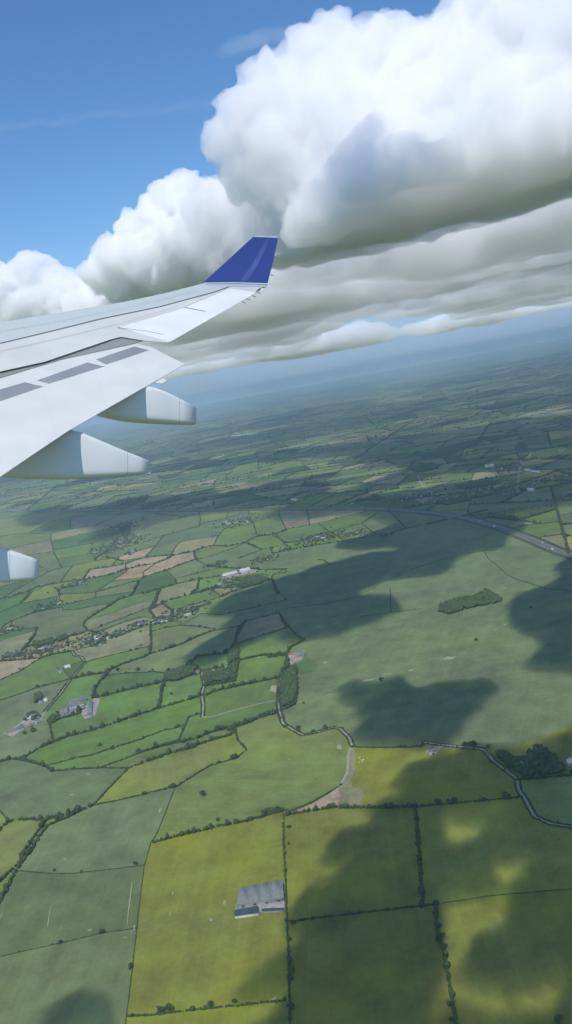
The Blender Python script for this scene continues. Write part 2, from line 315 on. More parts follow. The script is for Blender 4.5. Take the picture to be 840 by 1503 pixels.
# ---------------------------------------------------------------- the patchwork: planar arrangement of the traced lines
def px_lines():
    out = []
    for ox, oy, s, ls in NET:
        for st, pts in ls:
            out.append((st, np.array([(ox+x/s, oy+y/s) for x, y in pts], float)))
    return out
LINES = px_lines()
_mw = np.array(MWAY, float)
def above_mway(P): return (P[:, 1] < np.interp(P[:, 0], _mw[:, 0], _mw[:, 1])-1.0)
_cut = []
for st_, P_ in LINES:                       # beyond the motorway the countryside is divided by rule, not by tracing
    D_ = np.concatenate([P_[:1]]+[a_+(b_-a_)*np.linspace(0, 1, 7)[1:, None] for a_, b_ in zip(P_[:-1], P_[1:])]) if above_mway(P_).any() else P_
    k_ = ~above_mway(D_)
    if k_.all(): _cut.append((st_, P_)); continue
    if k_.sum() < 4: continue
    i0, i1 = np.nonzero(k_)[0][[0, -1]]; _cut.append((st_, D_[i0:i1+1]))
LINES = _cut
def reach(lines, look=16, near=9):
    # carry free ends on to the line they were drawn towards
    A = []; B = []; own = []
    for i, P in enumerate(lines):
        for a, b in zip(P[:-1], P[1:]): A.append(a); B.append(b); own.append(i)
    A = np.array(A); B = np.array(B); own = np.array(own); D = B-A; L2 = (D**2).sum(1)+1e-9; out = []
    for i, P in enumerate(lines):
        P = P.copy()
        for end in (0, 1):
            p = P[0] if end == 0 else P[-1]; q = P[1] if end == 0 else P[-2]
            t = np.clip(((p-A)*D).sum(1)/L2, 0, 1); F = A+D*t[:, None]; d = np.hypot(*(F-p).T); d[own == i] = 1e9
            j = int(d.argmin())
            if d[j] < 1.0: continue
            u = (p-q)/max(np.hypot(*(p-q)), 1e-6); best = None
            for k in range(len(A)):
                if own[k] == i: continue
                e = D[k]; den = u[0]*e[1]-u[1]*e[0]
                if abs(den) < 1e-9: continue
                w_ = A[k]-p; tt = (w_[0]*e[1]-w_[1]*e[0])/den; v = (w_[0]*u[1]-w_[1]*u[0])/den
                if 0 < tt < (look if 0 < p[0] < 840 and p[1] < 1503 else 140) and -.02 <= v <= 1.02 and (best is None or tt < best[0]): best = (tt, p+u*tt)
            tgt = None
            if d[j] < near and (best is None or best[0] > 2.2*d[j]): tgt = F[j]
            elif best is not None: tgt = best[1]
            if tgt is not None: P = np.vstack([tgt+ (tgt-p)*.002, P]) if end == 0 else np.vstack([P, tgt+(tgt-p)*.002])
        e0 = np.hypot(*(P[0]-P[1])); e1 = np.hypot(*(P[-1]-P[-2]))
        if max(e0, e1) > 120: print('LONG', i, P[[0, 1, -2, -1]].round().tolist())
        out.append(P)
    return out
def arrangement(lines, tol=1.6):
    segs = []
    for P in lines:
        for a, b in zip(P[:-1], P[1:]):
            if np.hypot(*(b-a)) > 0.05: segs.append([a.copy(), b.copy()])
    # pull free ends onto nearby lines
    ends = [(i, k) for i in range(len(segs)) for k in (0, 1)]
    A = np.array([s[0] for s in segs]); B = np.array([s[1] for s in segs])
    cuts = [[0.0, 1.0] for _ in segs]
    pts = np.array([segs[i][k] for i, k in ends])
    for (i, k), p in zip(ends, pts):
        D = B-A; L2 = (D**2).sum(1); t = np.clip(((p-A)*D).sum(1)/L2, 0, 1); q = A+D*t[:, None]; d = np.hypot(*(q-p).T)
        near = (d < tol); near[i] = False
        for j in np.nonzero(near)[0]:
            if 0 < t[j] < 1 and d[j] > 1e-9: cuts[j].append((float(t[j]), tuple(p)))
            elif 0 < t[j] < 1: cuts[j].append((float(t[j]), tuple(p)))
    n = len(segs)
    for i in range(n):
        a, b = A[i], B[i]; d = b-a
        for j in range(i+1, n):
            c = A[j]; e = B[j]-c
            if max(a[0], b[0]) < min(c[0], B[j][0])-1 or max(c[0], B[j][0]) < min(a[0], b[0])-1: continue
            if max(a[1], b[1]) < min(c[1], B[j][1])-1 or max(c[1], B[j][1]) < min(a[1], b[1])-1: continue
            den = d[0]*e[1]-d[1]*e[0]
            if abs(den) < 1e-9: continue
            w_ = c-a; t = (w_[0]*e[1]-w_[1]*e[0])/den; u = (w_[0]*d[1]-w_[1]*d[0])/den
            if 0 <= t <= 1 and 0 <= u <= 1:
                p = tuple(a+d*t); cuts[i].append((t, p)); cuts[j].append((u, p))
    nodes = []; grid = {}
    def node(p):
        k = (int(p[0]//1.5), int(p[1]//1.5))
        for dx in (-1, 0, 1):
            for dy in (-1, 0, 1):
                for q in grid.get((k[0]+dx, k[1]+dy), ()):
                    if abs(nodes[q][0]-p[0]) < 1.3 and abs(nodes[q][1]-p[1]) < 1.3: return q
        nodes.append((float(p[0]), float(p[1]))); grid.setdefault(k, []).append(len(nodes)-1); return len(nodes)-1
    E = set()
    for i in range(n):
        cl = []
        for c in cuts[i]:
            if isinstance(c, tuple): cl.append((c[0], c[1]))
            else: cl.append((c, tuple(A[i]+(B[i]-A[i])*c)))
        cl.sort(key=lambda v: v[0]); ids = [node(p) for _, p in cl]
        for a, b in zip(ids[:-1], ids[1:]):
            if a != b: E.add((min(a, b), max(a, b)))
    adj = {}
    for a, b in E: adj.setdefault(a, set()).add(b); adj.setdefault(b, set()).add(a)
    ch = True
    while ch:                                   # drop dangling ends
        ch = False
        for v in list(adj):
            if len(adj[v]) == 1:
                u = adj[v].pop(); adj[u].discard(v); del adj[v]; ch = True
            elif len(adj[v]) == 0: del adj[v]
    order = {v: sorted(ns, key=lambda u: math.atan2(nodes[u][1]-nodes[v][1], nodes[u][0]-nodes[v][0])) for v, ns in adj.items()}
    seen = set(); faces = []
    for v in adj:
        for u in adj[v]:
            if (v, u) in seen: continue
            f = []; a, b = v, u
            while (a, b) not in seen:
                seen.add((a, b)); f.append(a); o = order[b]; k = o.index(a); a, b = b, o[k-1]
            P = np.array([nodes[q] for q in f]); x, y = P.T
            ar = 0.5*np.sum(x*np.roll(y, -1)-np.roll(x, -1)*y)
            faces.append((ar, P))
    sg = 1 if sum(1 for a, _ in faces if a > 0) > len(faces)/2 else -1
    return [P for a, P in faces if a*sg > 6]
fr = np.array(FRAME_PX+[FRAME_PX[0]], float)
_all = reach([P for _, P in LINES]+[fr])
LINES = [(LINES[i][0], _all[i]) for i in range(len(LINES))]
FACES = arrangement(_all[:-1]+[fr])
print('FACES', len(FACES), 'LINES', len(LINES))

PAL = {  # real-world albedo of each crop
 'grey': (.130, .164, .068), 'yel': (.175, .185, .030), 'olive': (.158, .190, .052), 'grn': (.114, .174, .046), 'dgrn': (.080, .135, .038),
 'tan': (.205, .20, .10), 'brown': (.30, .238, .14), 'straw': (.25, .22, .07), 'dullbrown': (.20, .15, .10), 'wood': (.03, .05, .025)}
RK = random.Random(11)
def pick_kind(r):
    return r.choices(['grey', 'grn', 'olive', 'tan', 'dgrn', 'straw', 'brown'], [30, 24, 14, 13, 15, 2.2, 1.6])[0]
def field_material():
    m = bpy.data.materials.new('field_crop'); m.use_nodes = True; n = m.node_tree; N = n.nodes; LK = n.links
    b = N['Principled BSDF']; b.inputs['Roughness'].default_value = 0.95; b.inputs['Specular IOR Level'].default_value = 0.12
    at_ = N.new('ShaderNodeAttribute'); at_.attribute_name = 'crop'
    an = N.new('ShaderNodeAttribute'); an.attribute_name = 'rows'
    geo = N.new('ShaderNodeNewGeometry')
    def mth(op, a, b_=None, c=None):
        x = N.new('ShaderNodeMath'); x.operation = op
        for i, v in enumerate((a, b_, c)):
            if v is None: continue
            if isinstance(v, (int, float)): x.inputs[i].default_value = v
            else: LK.new(v, x.inputs[i])
        return x.outputs[0]
    def noise(sc, det, vec, rough=0.55):
        x = N.new('ShaderNodeTexNoise'); x.inputs['Scale'].default_value = sc; x.inputs['Detail'].default_value = det
        x.inputs['Roughness'].default_value = rough; LK.new(vec, x.inputs['Vector']); return x.outputs['Fac']
    rot = N.new('ShaderNodeVectorRotate'); rot.rotation_type = 'Z_AXIS'; LK.new(geo.outputs['Position'], rot.inputs['Vector'])
    LK.new(an.outputs['Fac'], rot.inputs['Angle'])
    pos = rot.outputs[0]; sep = N.new('ShaderNodeSeparateXYZ'); LK.new(pos, sep.inputs[0])
    big = noise(.0045, 4, geo.outputs['Position']); mid = noise(.02, 5, geo.outputs['Position'], .6); fine = noise(.12, 4, geo.outputs['Position'], .65)
    st = N.new('ShaderNodeMapping'); st.inputs['Scale'].default_value = (.055, .0022, 1); LK.new(pos, st.inputs[0]); streak = noise(1, 4, st.outputs[0], .6)
    # tramlines: narrow pale wheel tracks every 24 m
    xw = mth('ADD', sep.outputs[0], mth('MULTIPLY', big, 6)); fr_ = mth('FRACT', mth('DIVIDE', xw, 24.0)); tl = mth('LESS_THAN', mth('ABSOLUTE', mth('SUBTRACT', fr_, .5)), .035)
    v = mth('ADD', mth('ADD', mth('MULTIPLY', mth('SUBTRACT', big, .5), 1.0), mth('MULTIPLY', mth('SUBTRACT', mid, .5), 1.15)), mth('ADD', mth('MULTIPLY', mth('SUBTRACT', fine, .5), .5), mth('MULTIPLY', mth('SUBTRACT', streak, .5), .34)))
    v = mth('ADD', v, mth('MULTIPLY', mth('MULTIPLY', tl, mid), .17)); v = mth('ADD', v, 1.0)
    hue = N.new('ShaderNodeHueSaturation'); LK.new(at_.outputs['Color'], hue.inputs['Color']); LK.new(v, hue.inputs['Value'])
    LK.new(mth('ADD', .5, mth('MULTIPLY', mth('SUBTRACT', mid, .5), .07)), hue.inputs['Hue'])
    LK.new(mth('ADD', 1.0, mth('MULTIPLY', mth('SUBTRACT', big, .5), .5)), hue.inputs['Saturation'])
    # worn, pale patches
    ps = N.new('ShaderNodeMapRange'); ps.inputs[1].default_value = .66; ps.inputs[2].default_value = .74; LK.new(noise(.013, 3, geo.outputs['Position']), ps.inputs[0])
    mx = N.new('ShaderNodeMix'); mx.data_type = 'RGBA'; LK.new(mth('MULTIPLY', ps.outputs[0], .28), mx.inputs[0]); LK.new(hue.outputs[0], mx.inputs[6]); mx.inputs[7].default_value = (.24, .23, .12, 1)
    LK.new(mx.outputs[2], b.inputs['Base Color'])
    return m
FIELD = field_material()
def ccw(P):
    x, y = P.T
    return P if np.sum(x*np.roll(y, -1)-np.roll(x, -1)*y) > 0 else P[::-1]
def poly_mesh(name, polys, z, cols=None, rows=None):
    me = bpy.data.meshes.new(name); V = []; F = []
    for P in polys:
        P = ccw(np.asarray(P)); k = len(V); V += [(float(a), float(b), z) for a, b in P]; F.append(tuple(range(k, k+len(P))))
    me.from_pydata(V, [], F)
    if cols is not None:
        a = me.attributes.new('crop', 'FLOAT_COLOR', 'FACE'); a.data.foreach_set('color', np.array([(*c, 1) for c in cols], np.float32).ravel())
        r = me.attributes.new('rows', 'FLOAT', 'FACE'); r.data.foreach_set('value', np.array(rows, np.float32))
    me.update(); return me
def jit(c, r, k=.14):
    f = 1+r.uniform(-k, k); return (c[0]*f*(1+r.uniform(-.06, .06)), c[1]*f, c[2]*f*(1+r.uniform(-.1, .1)))
seed_pts = [(np.array([p]), k) for k, ps in SEEDS.items() for p in ps]
TR_WORLD = gnd(fr[:-1, 0], fr[:-1, 1])
NICE = {'grey': 'grey-green crop', 'yel': 'yellow-green crop', 'olive': 'olive pasture', 'grn': 'bright green pasture', 'dgrn': 'deep green pasture', 'tan': 'tan', 'brown': 'orange-brown', 'straw': 'straw-coloured', 'dullbrown': 'dull brown'}
FKIND = []; kind_dbg = []
def parea(P): return abs(0.5*np.sum(P[:, 0]*np.roll(P[:, 1], -1)-np.roll(P[:, 0], -1)*P[:, 1]))
FAR_ = [parea(P) for P in FACES]
def nest(i):
    P = FACES[i]; q = P*.999+P.mean(0)*.001; n = 0
    for j, Q in enumerate(FACES):
        if j != i and FAR_[j] > FAR_[i]*1.001 and inpoly(q, Q).mean() > .9: n += 1
    return n
for fi, P in enumerate(FACES):
    kind = None; best = 1e9
    ar = abs(0.5*np.sum(P[:, 0]*np.roll(P[:, 1], -1)-np.roll(P[:, 0], -1)*P[:, 1]))
    votes = {}
    for sp, k in seed_pts:
        if inpoly(sp, P)[0]: votes[k] = votes.get(k, 0)+1
    if votes: kind = max(votes, key=votes.get)
    if kind is None: kind = pick_kind(RK) if P[:, 1].mean() < 1090 else 'yel'
    FKIND.append(kind)
    W = gnd(P[:, 0], P[:, 1])
    e = np.roll(W, -1, 0)-W; l = np.hypot(*e.T); j = int(l.argmax()); ang = -math.atan2(e[j, 1], e[j, 0])+math.pi/2
    if P[:, 1].mean() > 1190: ang = R(4)
    kind_dbg.append((round(float(P[:,0].mean())),round(float(P[:,1].mean())),kind,round(FAR_[fi])))
    f = link('field', poly_mesh('field', [W], .35+.12*nest(fi), [jit(PAL[kind], RK, .1)], [ang]), FIELD); f['kind'] = 'structure'

# ---------------------------------------------------------------- the wider countryside: fields split again and again
RB = random.Random(5)
CELLS = []; SPL = []
def vis(c, slack=1.0):
    return c[1] > 500 and abs(c[0]) < .42*c[1]+900*slack
def split(P, depth):
    c = P.mean(0); d = math.hypot(*c)
    x, y = P.T; ar = abs(.5*np.sum(x*np.roll(y, -1)-np.roll(x, -1)*y))
    lim = 36000*max(1, (d/4200))**1.12*RB.uniform(.6, 2.2)
    if not vis(c, 3): lim = max(lim, 4e5*(1+d/4000)**1.6)
    if ar < lim or depth > 24: CELLS.append((P, ar)); return
    Q = P-c; w_, v = np.linalg.eigh(Q.T@Q); ax = v[:, 1]; a = math.atan2(ax[1], ax[0])+R(RB.gauss(0, 9))
    if w_[1] < 1.5*w_[0] and RB.random() < .5: a += math.pi/2
    nrm = np.array([math.cos(a), math.sin(a)]); o = c+nrm*math.sqrt(ar)*RB.uniform(-.12, .12)
    s = (P-o)@nrm; L1 = []; L2 = []; cr = []
    for i in range(len(P)):
        j = (i+1) % len(P)
        if s[i] >= 0: L1.append(P[i])
        else: L2.append(P[i])
        if (s[i] >= 0) != (s[j] >= 0):
            t = s[i]/(s[i]-s[j]); q = P[i]+(P[j]-P[i])*t; L1.append(q); L2.append(q); cr.append(q)
    if len(L1) < 3 or len(L2) < 3: CELLS.append((P, ar)); return
    if len(cr) == 2: SPL.append((cr[0], cr[1], depth))
    split(np.array(L1), depth+1); split(np.array(L2), depth+1)
G0 = 3000.0; gx = np.arange(-GR, GR+1, GR/10); gy = np.arange(-GR*.3, GR+1, GR*1.3/13)
JX = {}
for i in range(len(gx)):
    for j in range(len(gy)):
        inn = 0 < i < len(gx)-1 and 0 < j < len(gy)-1
        JX[i, j] = np.array([gx[i]+(RB.uniform(-1400, 1400) if inn else 0), gy[j]+(RB.uniform(-1200, 1200) if inn else 0)])
for i in range(len(gx)-1):
    for j in range(len(gy)-1):
        P = np.array([JX[i, j], JX[i+1, j], JX[i+1, j+1], JX[i, j+1]]); split(P, 0)
print('CELLS', len(CELLS), 'SPL', len(SPL))
PATCH = [  # pale fields that stand out far off: (x, y, kind)
 (500,650,'brown'),(540,645,'straw'),(480,657,'straw'),(440,660,'tan'),(550,683,'brown'),(520,690,'grn'),(618,690,'straw'),(640,700,'straw'),(640,612,'straw'),(690,612,'straw'),(660,610,'straw'),(780,700,'straw'),
 (820,690,'straw'),(760,690,'tan'),(740,590,'grn'),(700,600,'grn'),(600,655,'grn'),(590,665,'grn'),(430,700,'olive'),(390,715,'tan'),(690,580,'grn'),(560,590,'grn'),(580,625,'tan'),(700,590,'tan'),(350,660,'grn'),(300,665,'olive'),(450,600,'grn'),(400,640,'grn'),(780,742,'grey'),(820,765,'grn'),(800,725,'grey'),(620,690,'tan'),(640,712,'olive'),(660,695,'tan'),(720,705,'grn'),(700,690,'dgrn'),(680,700,'dgrn'),(740,740,'grey'),(760,725,'dgrn'),(450,708,'olive'),(420,742,'straw'),(400,744,'straw'),(470,742,'tan'),(600,738,'dgrn'),(540,738,'dgrn'),(130,765,'tan'),(150,760,'tan'),(115,735,'grn'),(140,732,'grn'),(50,745,'dgrn'),(225,745,'tan'),(275,744,'tan'),(810,695,'straw'),(800,710,'grn'),(515,630,'straw'),(560,640,'straw'),(600,640,'grn'),(540,628,'grn'),(480,640,'brown')]
pp = np.array([gnd(a, b) for a, b, _ in PATCH])
cols = []; rows = []; polys = []; FARWOOD = []
for P, ar in CELLS:
    c = P.mean(0); r = RB.random(); k = pick_kind(RB); d = math.hypot(*c)
    hit = [q for q in range(len(PATCH)) if inpoly(pp[q:q+1], P)[0]]
    if hit: k = PATCH[hit[0]][2]
    elif 2500 < d < 16000 and c[1] > 0:
        q_ = pix(np.append(c, 0))[0]
        for (ex, ey, ea, eb, kk) in ((515,647,62,5.5,'straw'),(455,657,26,4,'tan'),(550,683,20,4,'brown'),(665,612,52,4.5,'straw'),(590,708,30,4,'grn'),(810,697,35,5,'tan')):
            if ((q_[0]-ex)/ea)**2+((q_[1]-ey+(q_[0]-ex)*.2)/eb)**2 < 1: k = kk
    if hit or k in ('straw', 'brown'): pass
    elif r < .07 and not inpoly(c[None], TR_WORLD)[0]: k = 'wood'; FARWOOD.append((P, ar))
    cols.append(jit(PAL[k], RB, .22)); e = P[1]-P[0]; rows.append(-math.atan2(e[1], e[0])); polys.append(P)
g = link('ground', poly_mesh('ground', polys, 0.0, cols, rows), FIELD); g['kind'] = 'structure'

# ---------------------------------------------------------------- hedges, trees and woods
def leaf_mat(name, dark, light, sc=.16):
    m = bpy.data.materials.new(name); m.use_nodes = True; n = m.node_tree; N = n.nodes; LK = n.links
    b = N['Principled BSDF']; b.inputs['Roughness'].default_value = .9; b.inputs['Specular IOR Level'].default_value = .15
    g_ = N.new('ShaderNodeNewGeometry'); x = N.new('ShaderNodeTexNoise'); x.inputs['Scale'].default_value = sc; x.inputs['Detail'].default_value = 6; x.inputs['Roughness'].default_value = .7
    LK.new(g_.outputs['Position'], x.inputs['Vector']); r = N.new('ShaderNodeValToRGB'); r.color_ramp.elements[0].position = .32; r.color_ramp.elements[1].position = .7
    r.color_ramp.elements[0].color = (*dark, 1); r.color_ramp.elements[1].color = (*light, 1); LK.new(x.outputs['Fac'], r.inputs[0]); LK.new(r.outputs[0], b.inputs['Base Color'])
    return m
HEDGE = leaf_mat('hedge_leaves', (.024, .044, .015), (.072, .108, .036)); TREE = leaf_mat('tree_leaves', (.024, .046, .016), (.10, .145, .05), .12)
BARK = leaf_mat('bark', (.05, .04, .03), (.12, .10, .08), .8)
I1, I1F = ico(1); I2, I2F = ico(2)
def clumps(C, S, near, seed=0):
    """bush clumps at C (n,3) with radii S (n,3), fused in one vertex cloud; near clumps get a rougher, finer skin"""
    IV, IF = (I2, I2F) if near else (I1, I1F)
    n = len(C); r = np.random.default_rng(seed); m = len(IV)
    a = r.uniform(0, 6.283, n); ca, sa = np.cos(a), np.sin(a)
    v = np.repeat(IV[None], n, 0)*(1+r.uniform(-.28, .28, (n, m, 1)))
    x = v[..., 0]*ca[:, None]-v[..., 1]*sa[:, None]; y = v[..., 0]*sa[:, None]+v[..., 1]*ca[:, None]
    V = np.stack([x*S[:, None, 0], y*S[:, None, 1], v[..., 2]*S[:, None, 2]], -1)+C[:, None]
    F = IF[None]+(np.arange(n)*m)[:, None, None]
    return V.reshape(-1, 3), F.reshape(-1, 3)
def hedge_clumps(W, style, rs, dist):
    """clump centres and sizes along a ground polyline"""
    wd, ht, tree = {'H': (2.6, 2.3, .12), 'T': (3.9, 4.2, .42), 'h': (1.3, 1.3, .03), 'r': (1.8, 2.0, .12)}[style]
    lod = max(1, dist/2300); g_ = 1+.4*min(1, max(0, (dist-1150)/500)); wd *= g_; ht *= g_
    C = []; S = []
    for a, b in zip(W[:-1], W[1:]):
        L = math.hypot(*(b-a)); st = wd*.62*lod; k = max(1, int(L/st)); d = (b-a)/max(L, 1e-6); nn = np.array([-d[1], d[0]])
        for q in range(k):
            if rs.random() < .05: continue
            p = a+(b-a)*((q+rs.random())/k)+nn*rs.gauss(0, wd*.22)
            s = wd*.5*rs.uniform(.7, 1.3)*(.6+.4*lod); h = ht*.6*rs.uniform(.6, 1.25)
            if rs.random() < tree*.35:
                s *= rs.uniform(1.3, 2.0); h = rs.uniform(1.2, 2.2)*ht*.62 if style != 'h' else h*2
            C.append((p[0], p[1], h*.75)); S.append((s, s, h))
    return np.array(C), np.array(S)
# ---------------------------------------------------------------- naming what stands where
MARKS = [(382,1318,'the grey multi-span barn'),(117,1038,'the large grey farmyard'),(25,1067,'the long low shed beside the lane'),(690,885,'the dark copse in the crop field'),
 (435,967,'the brown-yard farmstead at the crop edge'),(325,985,'the white farmstead among trees'),(205,828,'the orange-brown fields'),(350,843,'the long white-roofed shed'),(765,1122,'the wooded farmhouse at lower right'),
 (478,1172,'the brown dirt wedge beside the curving lane'),(404,1012,'the pale earth scrape'),(470,790,'the village in front of the motorway'),(350,765,'the hamlet left of the motorway village'),
 (262,902,'the hamlet among the small fields'),(145,938,'the village strung along the lane'),(299,1165,'the lone tree in the olive pasture'),(72,943,'the dark conifer belt'),(185,800,'the village beyond the orange-brown fields'),
 (640,1328,'the crossing of the foreground hedges'),(200,1365,'the corner of the grey-green fields'),(690,722,'the town beyond the motorway'),(75,890,'the upper left hamlet'),(20,962,'the farm at the left edge'),(340,1112,'the round tree on the hedge bend'),(780,890,'the small lone tree right of the copse')]
MK = np.array([(a, b) for a, b, _ in MARKS], float)
ORD = ['nearest', 'second nearest', 'third nearest', 'fourth nearest', 'fifth nearest', 'sixth nearest', 'seventh nearest', 'eighth nearest', 'ninth nearest', 'tenth nearest', 'eleventh nearest', 'twelfth nearest', 'thirteenth nearest', 'fourteenth nearest', 'fifteenth nearest', 'sixteenth nearest']
PEND = {}
def later(o, cat, desc, px, group):     # a label is written once all of a kind are known
    p = np.array(px, float); d = np.hypot(*(MK-p).T); j = int(d.argmin()); v = p-MK[j]
    side = 'beside' if d[j] < 4 else (('right of' if v[0] > 0 else 'left of') if abs(v[0]) > abs(v[1])*1.1 else ('in front of' if v[1] > 0 else 'behind'))
    PEND.setdefault((cat, desc, j, side), []).append((d[j], o)); o['category'] = cat
    if group: o['group'] = group
def settle():
    for (cat, desc, j, side), v in PEND.items():
        v.sort(key=lambda t: t[0])
        for k, (_, o) in enumerate(v):
            o['label'] = f'{desc} {side} {MARKS[j][2]}' + ('' if len(v) == 1 else f', {ORD[min(k, 15)]}')
def flat_mat(name, c, rough=.85, var=.25, sc=.15, spec=.2, metal=0.0):
    m = bpy.data.materials.new(name); m.use_nodes = True; n = m.node_tree; N = n.nodes; LK = n.links; b = N['Principled BSDF']
    b.inputs['Roughness'].default_value = rough; b.inputs['Specular IOR Level'].default_value = spec; b.inputs['Metallic'].default_value = metal
    g_ = N.new('ShaderNodeNewGeometry'); x = N.new('ShaderNodeTexNoise'); x.inputs['Scale'].default_value = sc; x.inputs['Detail'].default_value = 5; LK.new(g_.outputs['Position'], x.inputs['Vector'])
    r = N.new('ShaderNodeValToRGB'); r.color_ramp.elements[0].position = .3; r.color_ramp.elements[1].position = .7
    r.color_ramp.elements[0].color = (*[v*(1-var) for v in c], 1); r.color_ramp.elements[1].color = (*[min(1, v*(1+var)) for v in c], 1)
    LK.new(x.outputs['Fac'], r.inputs[0]); LK.new(r.outputs[0], b.inputs['Base Color']); return m
M_LANE = flat_mat('lane_surface', (.27, .26, .22)); M_TARM = flat_mat('motorway_tarmac', (.115, .115, .11), .8, .12, .05); M_DIRT = flat_mat('bare_earth', (.30, .23, .17), .95, .3, .08)
M_YARD = flat_mat('concrete_yard', (.29, .27, .24), .9, .25, .1); M_VERGE = flat_mat('verge_grass', (.06, .09, .035), .95, .35, .06); M_PALE = flat_mat('pale_soil', (.29, .28, .19), .95, .3, .2)
M_WALL = flat_mat('rendered_wall', (.62, .60, .55)); M_BRICK = flat_mat('brick_wall', (.33, .22, .16)); M_SHEET = flat_mat('metal_sheet_wall', (.30, .32, .31), .5)
ROOF = {'slate': flat_mat('slate_roof', (.17, .18, .19), .7), 'tile': flat_mat('tiled_roof', (.24, .15, .11)), 'grey': flat_mat('fibre_cement_roof', (.17, .182, .18), .8, .22, .4), 'pale': flat_mat('pale_metal_roof', (.55, .55, .54), .45, .08), 'dark': flat_mat('dark_sheet_roof', (.055, .07, .085), .5, .2), 'green': flat_mat('green_grey_roof', (.15, .19, .165), .6), 'light': flat_mat('skylight_sheet', (.62, .63, .62), .4, .05)}
M_GLASS = flat_mat('dark_glass', (.03, .035, .04), .15, .1, .1, .5)

# ---- strips along the ground
def ribbon(name, W, width, z, mat, thick=0.0):
    W = np.asarray(W); t = np.zeros_like(W); t[1:-1] = W[2:]-W[:-2]; t[0] = W[1]-W[0]; t[-1] = W[-1]-W[-2]; t /= np.hypot(*t.T)[:, None]; nn = np.c_[-t[:, 1], t[:, 0]]
    A = W+nn*width/2; B = W-nn*width/2; n = len(W); V = np.concatenate([np.c_[A, np.full(n, z)], np.c_[B, np.full(n, z)]]); i = np.arange(n-1); Q = np.c_[i, i+n, i+n+1, i+1]
    if thick:
        V = np.concatenate([V, V-[0, 0, thick]]); Q = np.concatenate([Q, np.c_[i, i+1, i+1+2*n, i+2*n], np.c_[i+n, i+3*n, i+3*n+1, i+n+1]])
    return mesh_np(name, V, Q)
def smooth(P, k=6):              # Catmull-Rom
    P = np.asarray(P, float); E = np.vstack([2*P[0]-P[1], P, 2*P[-1]-P[-2]]); out = []
    for i in range(1, len(E)-2):
        for t in np.linspace(0, 1, k, endpoint=False):
            a, b, c, d = E[i-1:i+3]; out.append(.5*((2*b)+(c-a)*t+(2*a-5*b+4*c-d)*t*t+(3*b-a-3*c+d)*t**3))
    out.append(P[-1]); return np.array(out)
zr = .80
for st, P in LINES:
    if st in 'rs':
        zr += .004; W = smooth(gnd(P[:, 0], P[:, 1]), 5)
        o = link('lane', ribbon('lane', W, 4.6 if st == 's' else 4.0, zr, M_LANE), M_LANE); o['kind'] = 'structure'
for i, (pts, wd) in enumerate([([(764,676),(761.5,700),(757,727)], 11), ([(618,692),(614,700),(620,712),(632,722),(650,728)], 9), ([(560,722),(640,731),(700,723),(757,727),(840,722)], 8), ([(0,770),(60,752),(150,735)], 7)]):
    W = smooth(gnd(*np.array(pts, float).T), 8); o = link('road', ribbon('road', W, wd, .9+.01*i, M_LANE), M_LANE); o['kind'] = 'structure'
MW = smooth(gnd(*np.array(MWAY, float).T), 5)
def offs(W, d):
    t = np.zeros_like(W); t[1:-1] = W[2:]-W[:-2]; t[0] = W[1]-W[0]; t[-1] = W[-1]-W[-2]; t /= np.hypot(*t.T)[:, None]; return W+np.c_[-t[:, 1], t[:, 0]]*d
o = link('verge', ribbon('verge', MW, 62, 1.3, M_VERGE, 1.4), M_VERGE); o['kind'] = 'structure'
for s_ in (-1, 1):
    o = link('motorway', ribbon('motorway', offs(MW, s_*9.5), 13.5, 1.9, M_TARM, .3), M_TARM); o['kind'] = 'structure'
    M_LINE = flat_mat('road_paint', (.75, .75, .72)) if s_ == -1 else M_LINE
    for e in (-1, 1):
        o = link('road_marking', ribbon('road_marking', offs(MW, s_*9.5+e*4.3), .35, 1.91, M_LINE), M_LINE); o['kind'] = 'structure'
M_STEEL = flat_mat('galvanised_steel', (.25, .25, .25), .5)
tag(link('crash_barrier', ribbon('crash_barrier', MW, .5, 2.7, M_STEEL, .9), M_STEEL), 'long grey crash barrier between the two carriageways of the motorway', 'crash barrier')

def blob(name, px, py, rx, ry, z, mat, seed, ang=0.0):     # a small irregular patch of ground
    r = np.random.default_rng(seed); k = 14; th = np.arange(k)/k*6.283; f = r.uniform(.6, 1.25, k); x = np.cos(th)*rx*f; y = np.sin(th)*ry*f
    P = np.c_[px+x*math.cos(ang)-y*math.sin(ang), py+x*math.sin(ang)+y*math.cos(ang)]
    o = link(name, poly_mesh(name, [gnd(P[:, 0], P[:, 1])], z), mat); o['kind'] = 'structure'; return o
for i, (a, b, rx, ry, an) in enumerate([(478,973,3.4,1.8,0),(484,1020,4.5,1.1,-.2),(506,1010,1.3,1,0),(515,1006,1.3,1,0),(540,999,10,1.6,-.2),(568,990,8,1.0,-.15),(604,984,5,1.2,-.2),(439,1031,5,1.0,-.2),(437,1009,1.6,4,.2),
   (660,966,9,2.4,-.1),(742,917,3,1,-.5),(728,925,3,.8,-.2),(742,864,4,.7,0),(470,919,4,.8,0),(191,1322,.8,36,.12),(197,1363,1.4,4,.1),(235,1190,1.6,5,.3),(218,1112,.8,.8,0),(105,1167,4,1,0),(130,1137,4,1,0),(380,965,5,.6,-.2),(250,1342,1.1,4,0),(330,1325,2.2,4,0),
   (404,1290,1,1,0),(254,1312,1,3,.3),(384,1348,3,1.4,0),(402,1467,5,1.5,-.4),(262,1469,7,.6,0),(72,1348,.6,18,.15),(2,1345,1,4,.3),(132,1366,4,.8,-.2),(183,1377,4,.7,-.2),(60,1203,2,.7,0),(310,1350,2.4,3.4,0),(425,1115,2,.8,0),(95,1262,3,.7,0)]):
    blob('bare_soil', a, b, rx, ry, .86+.004*i, M_PALE, i, an)
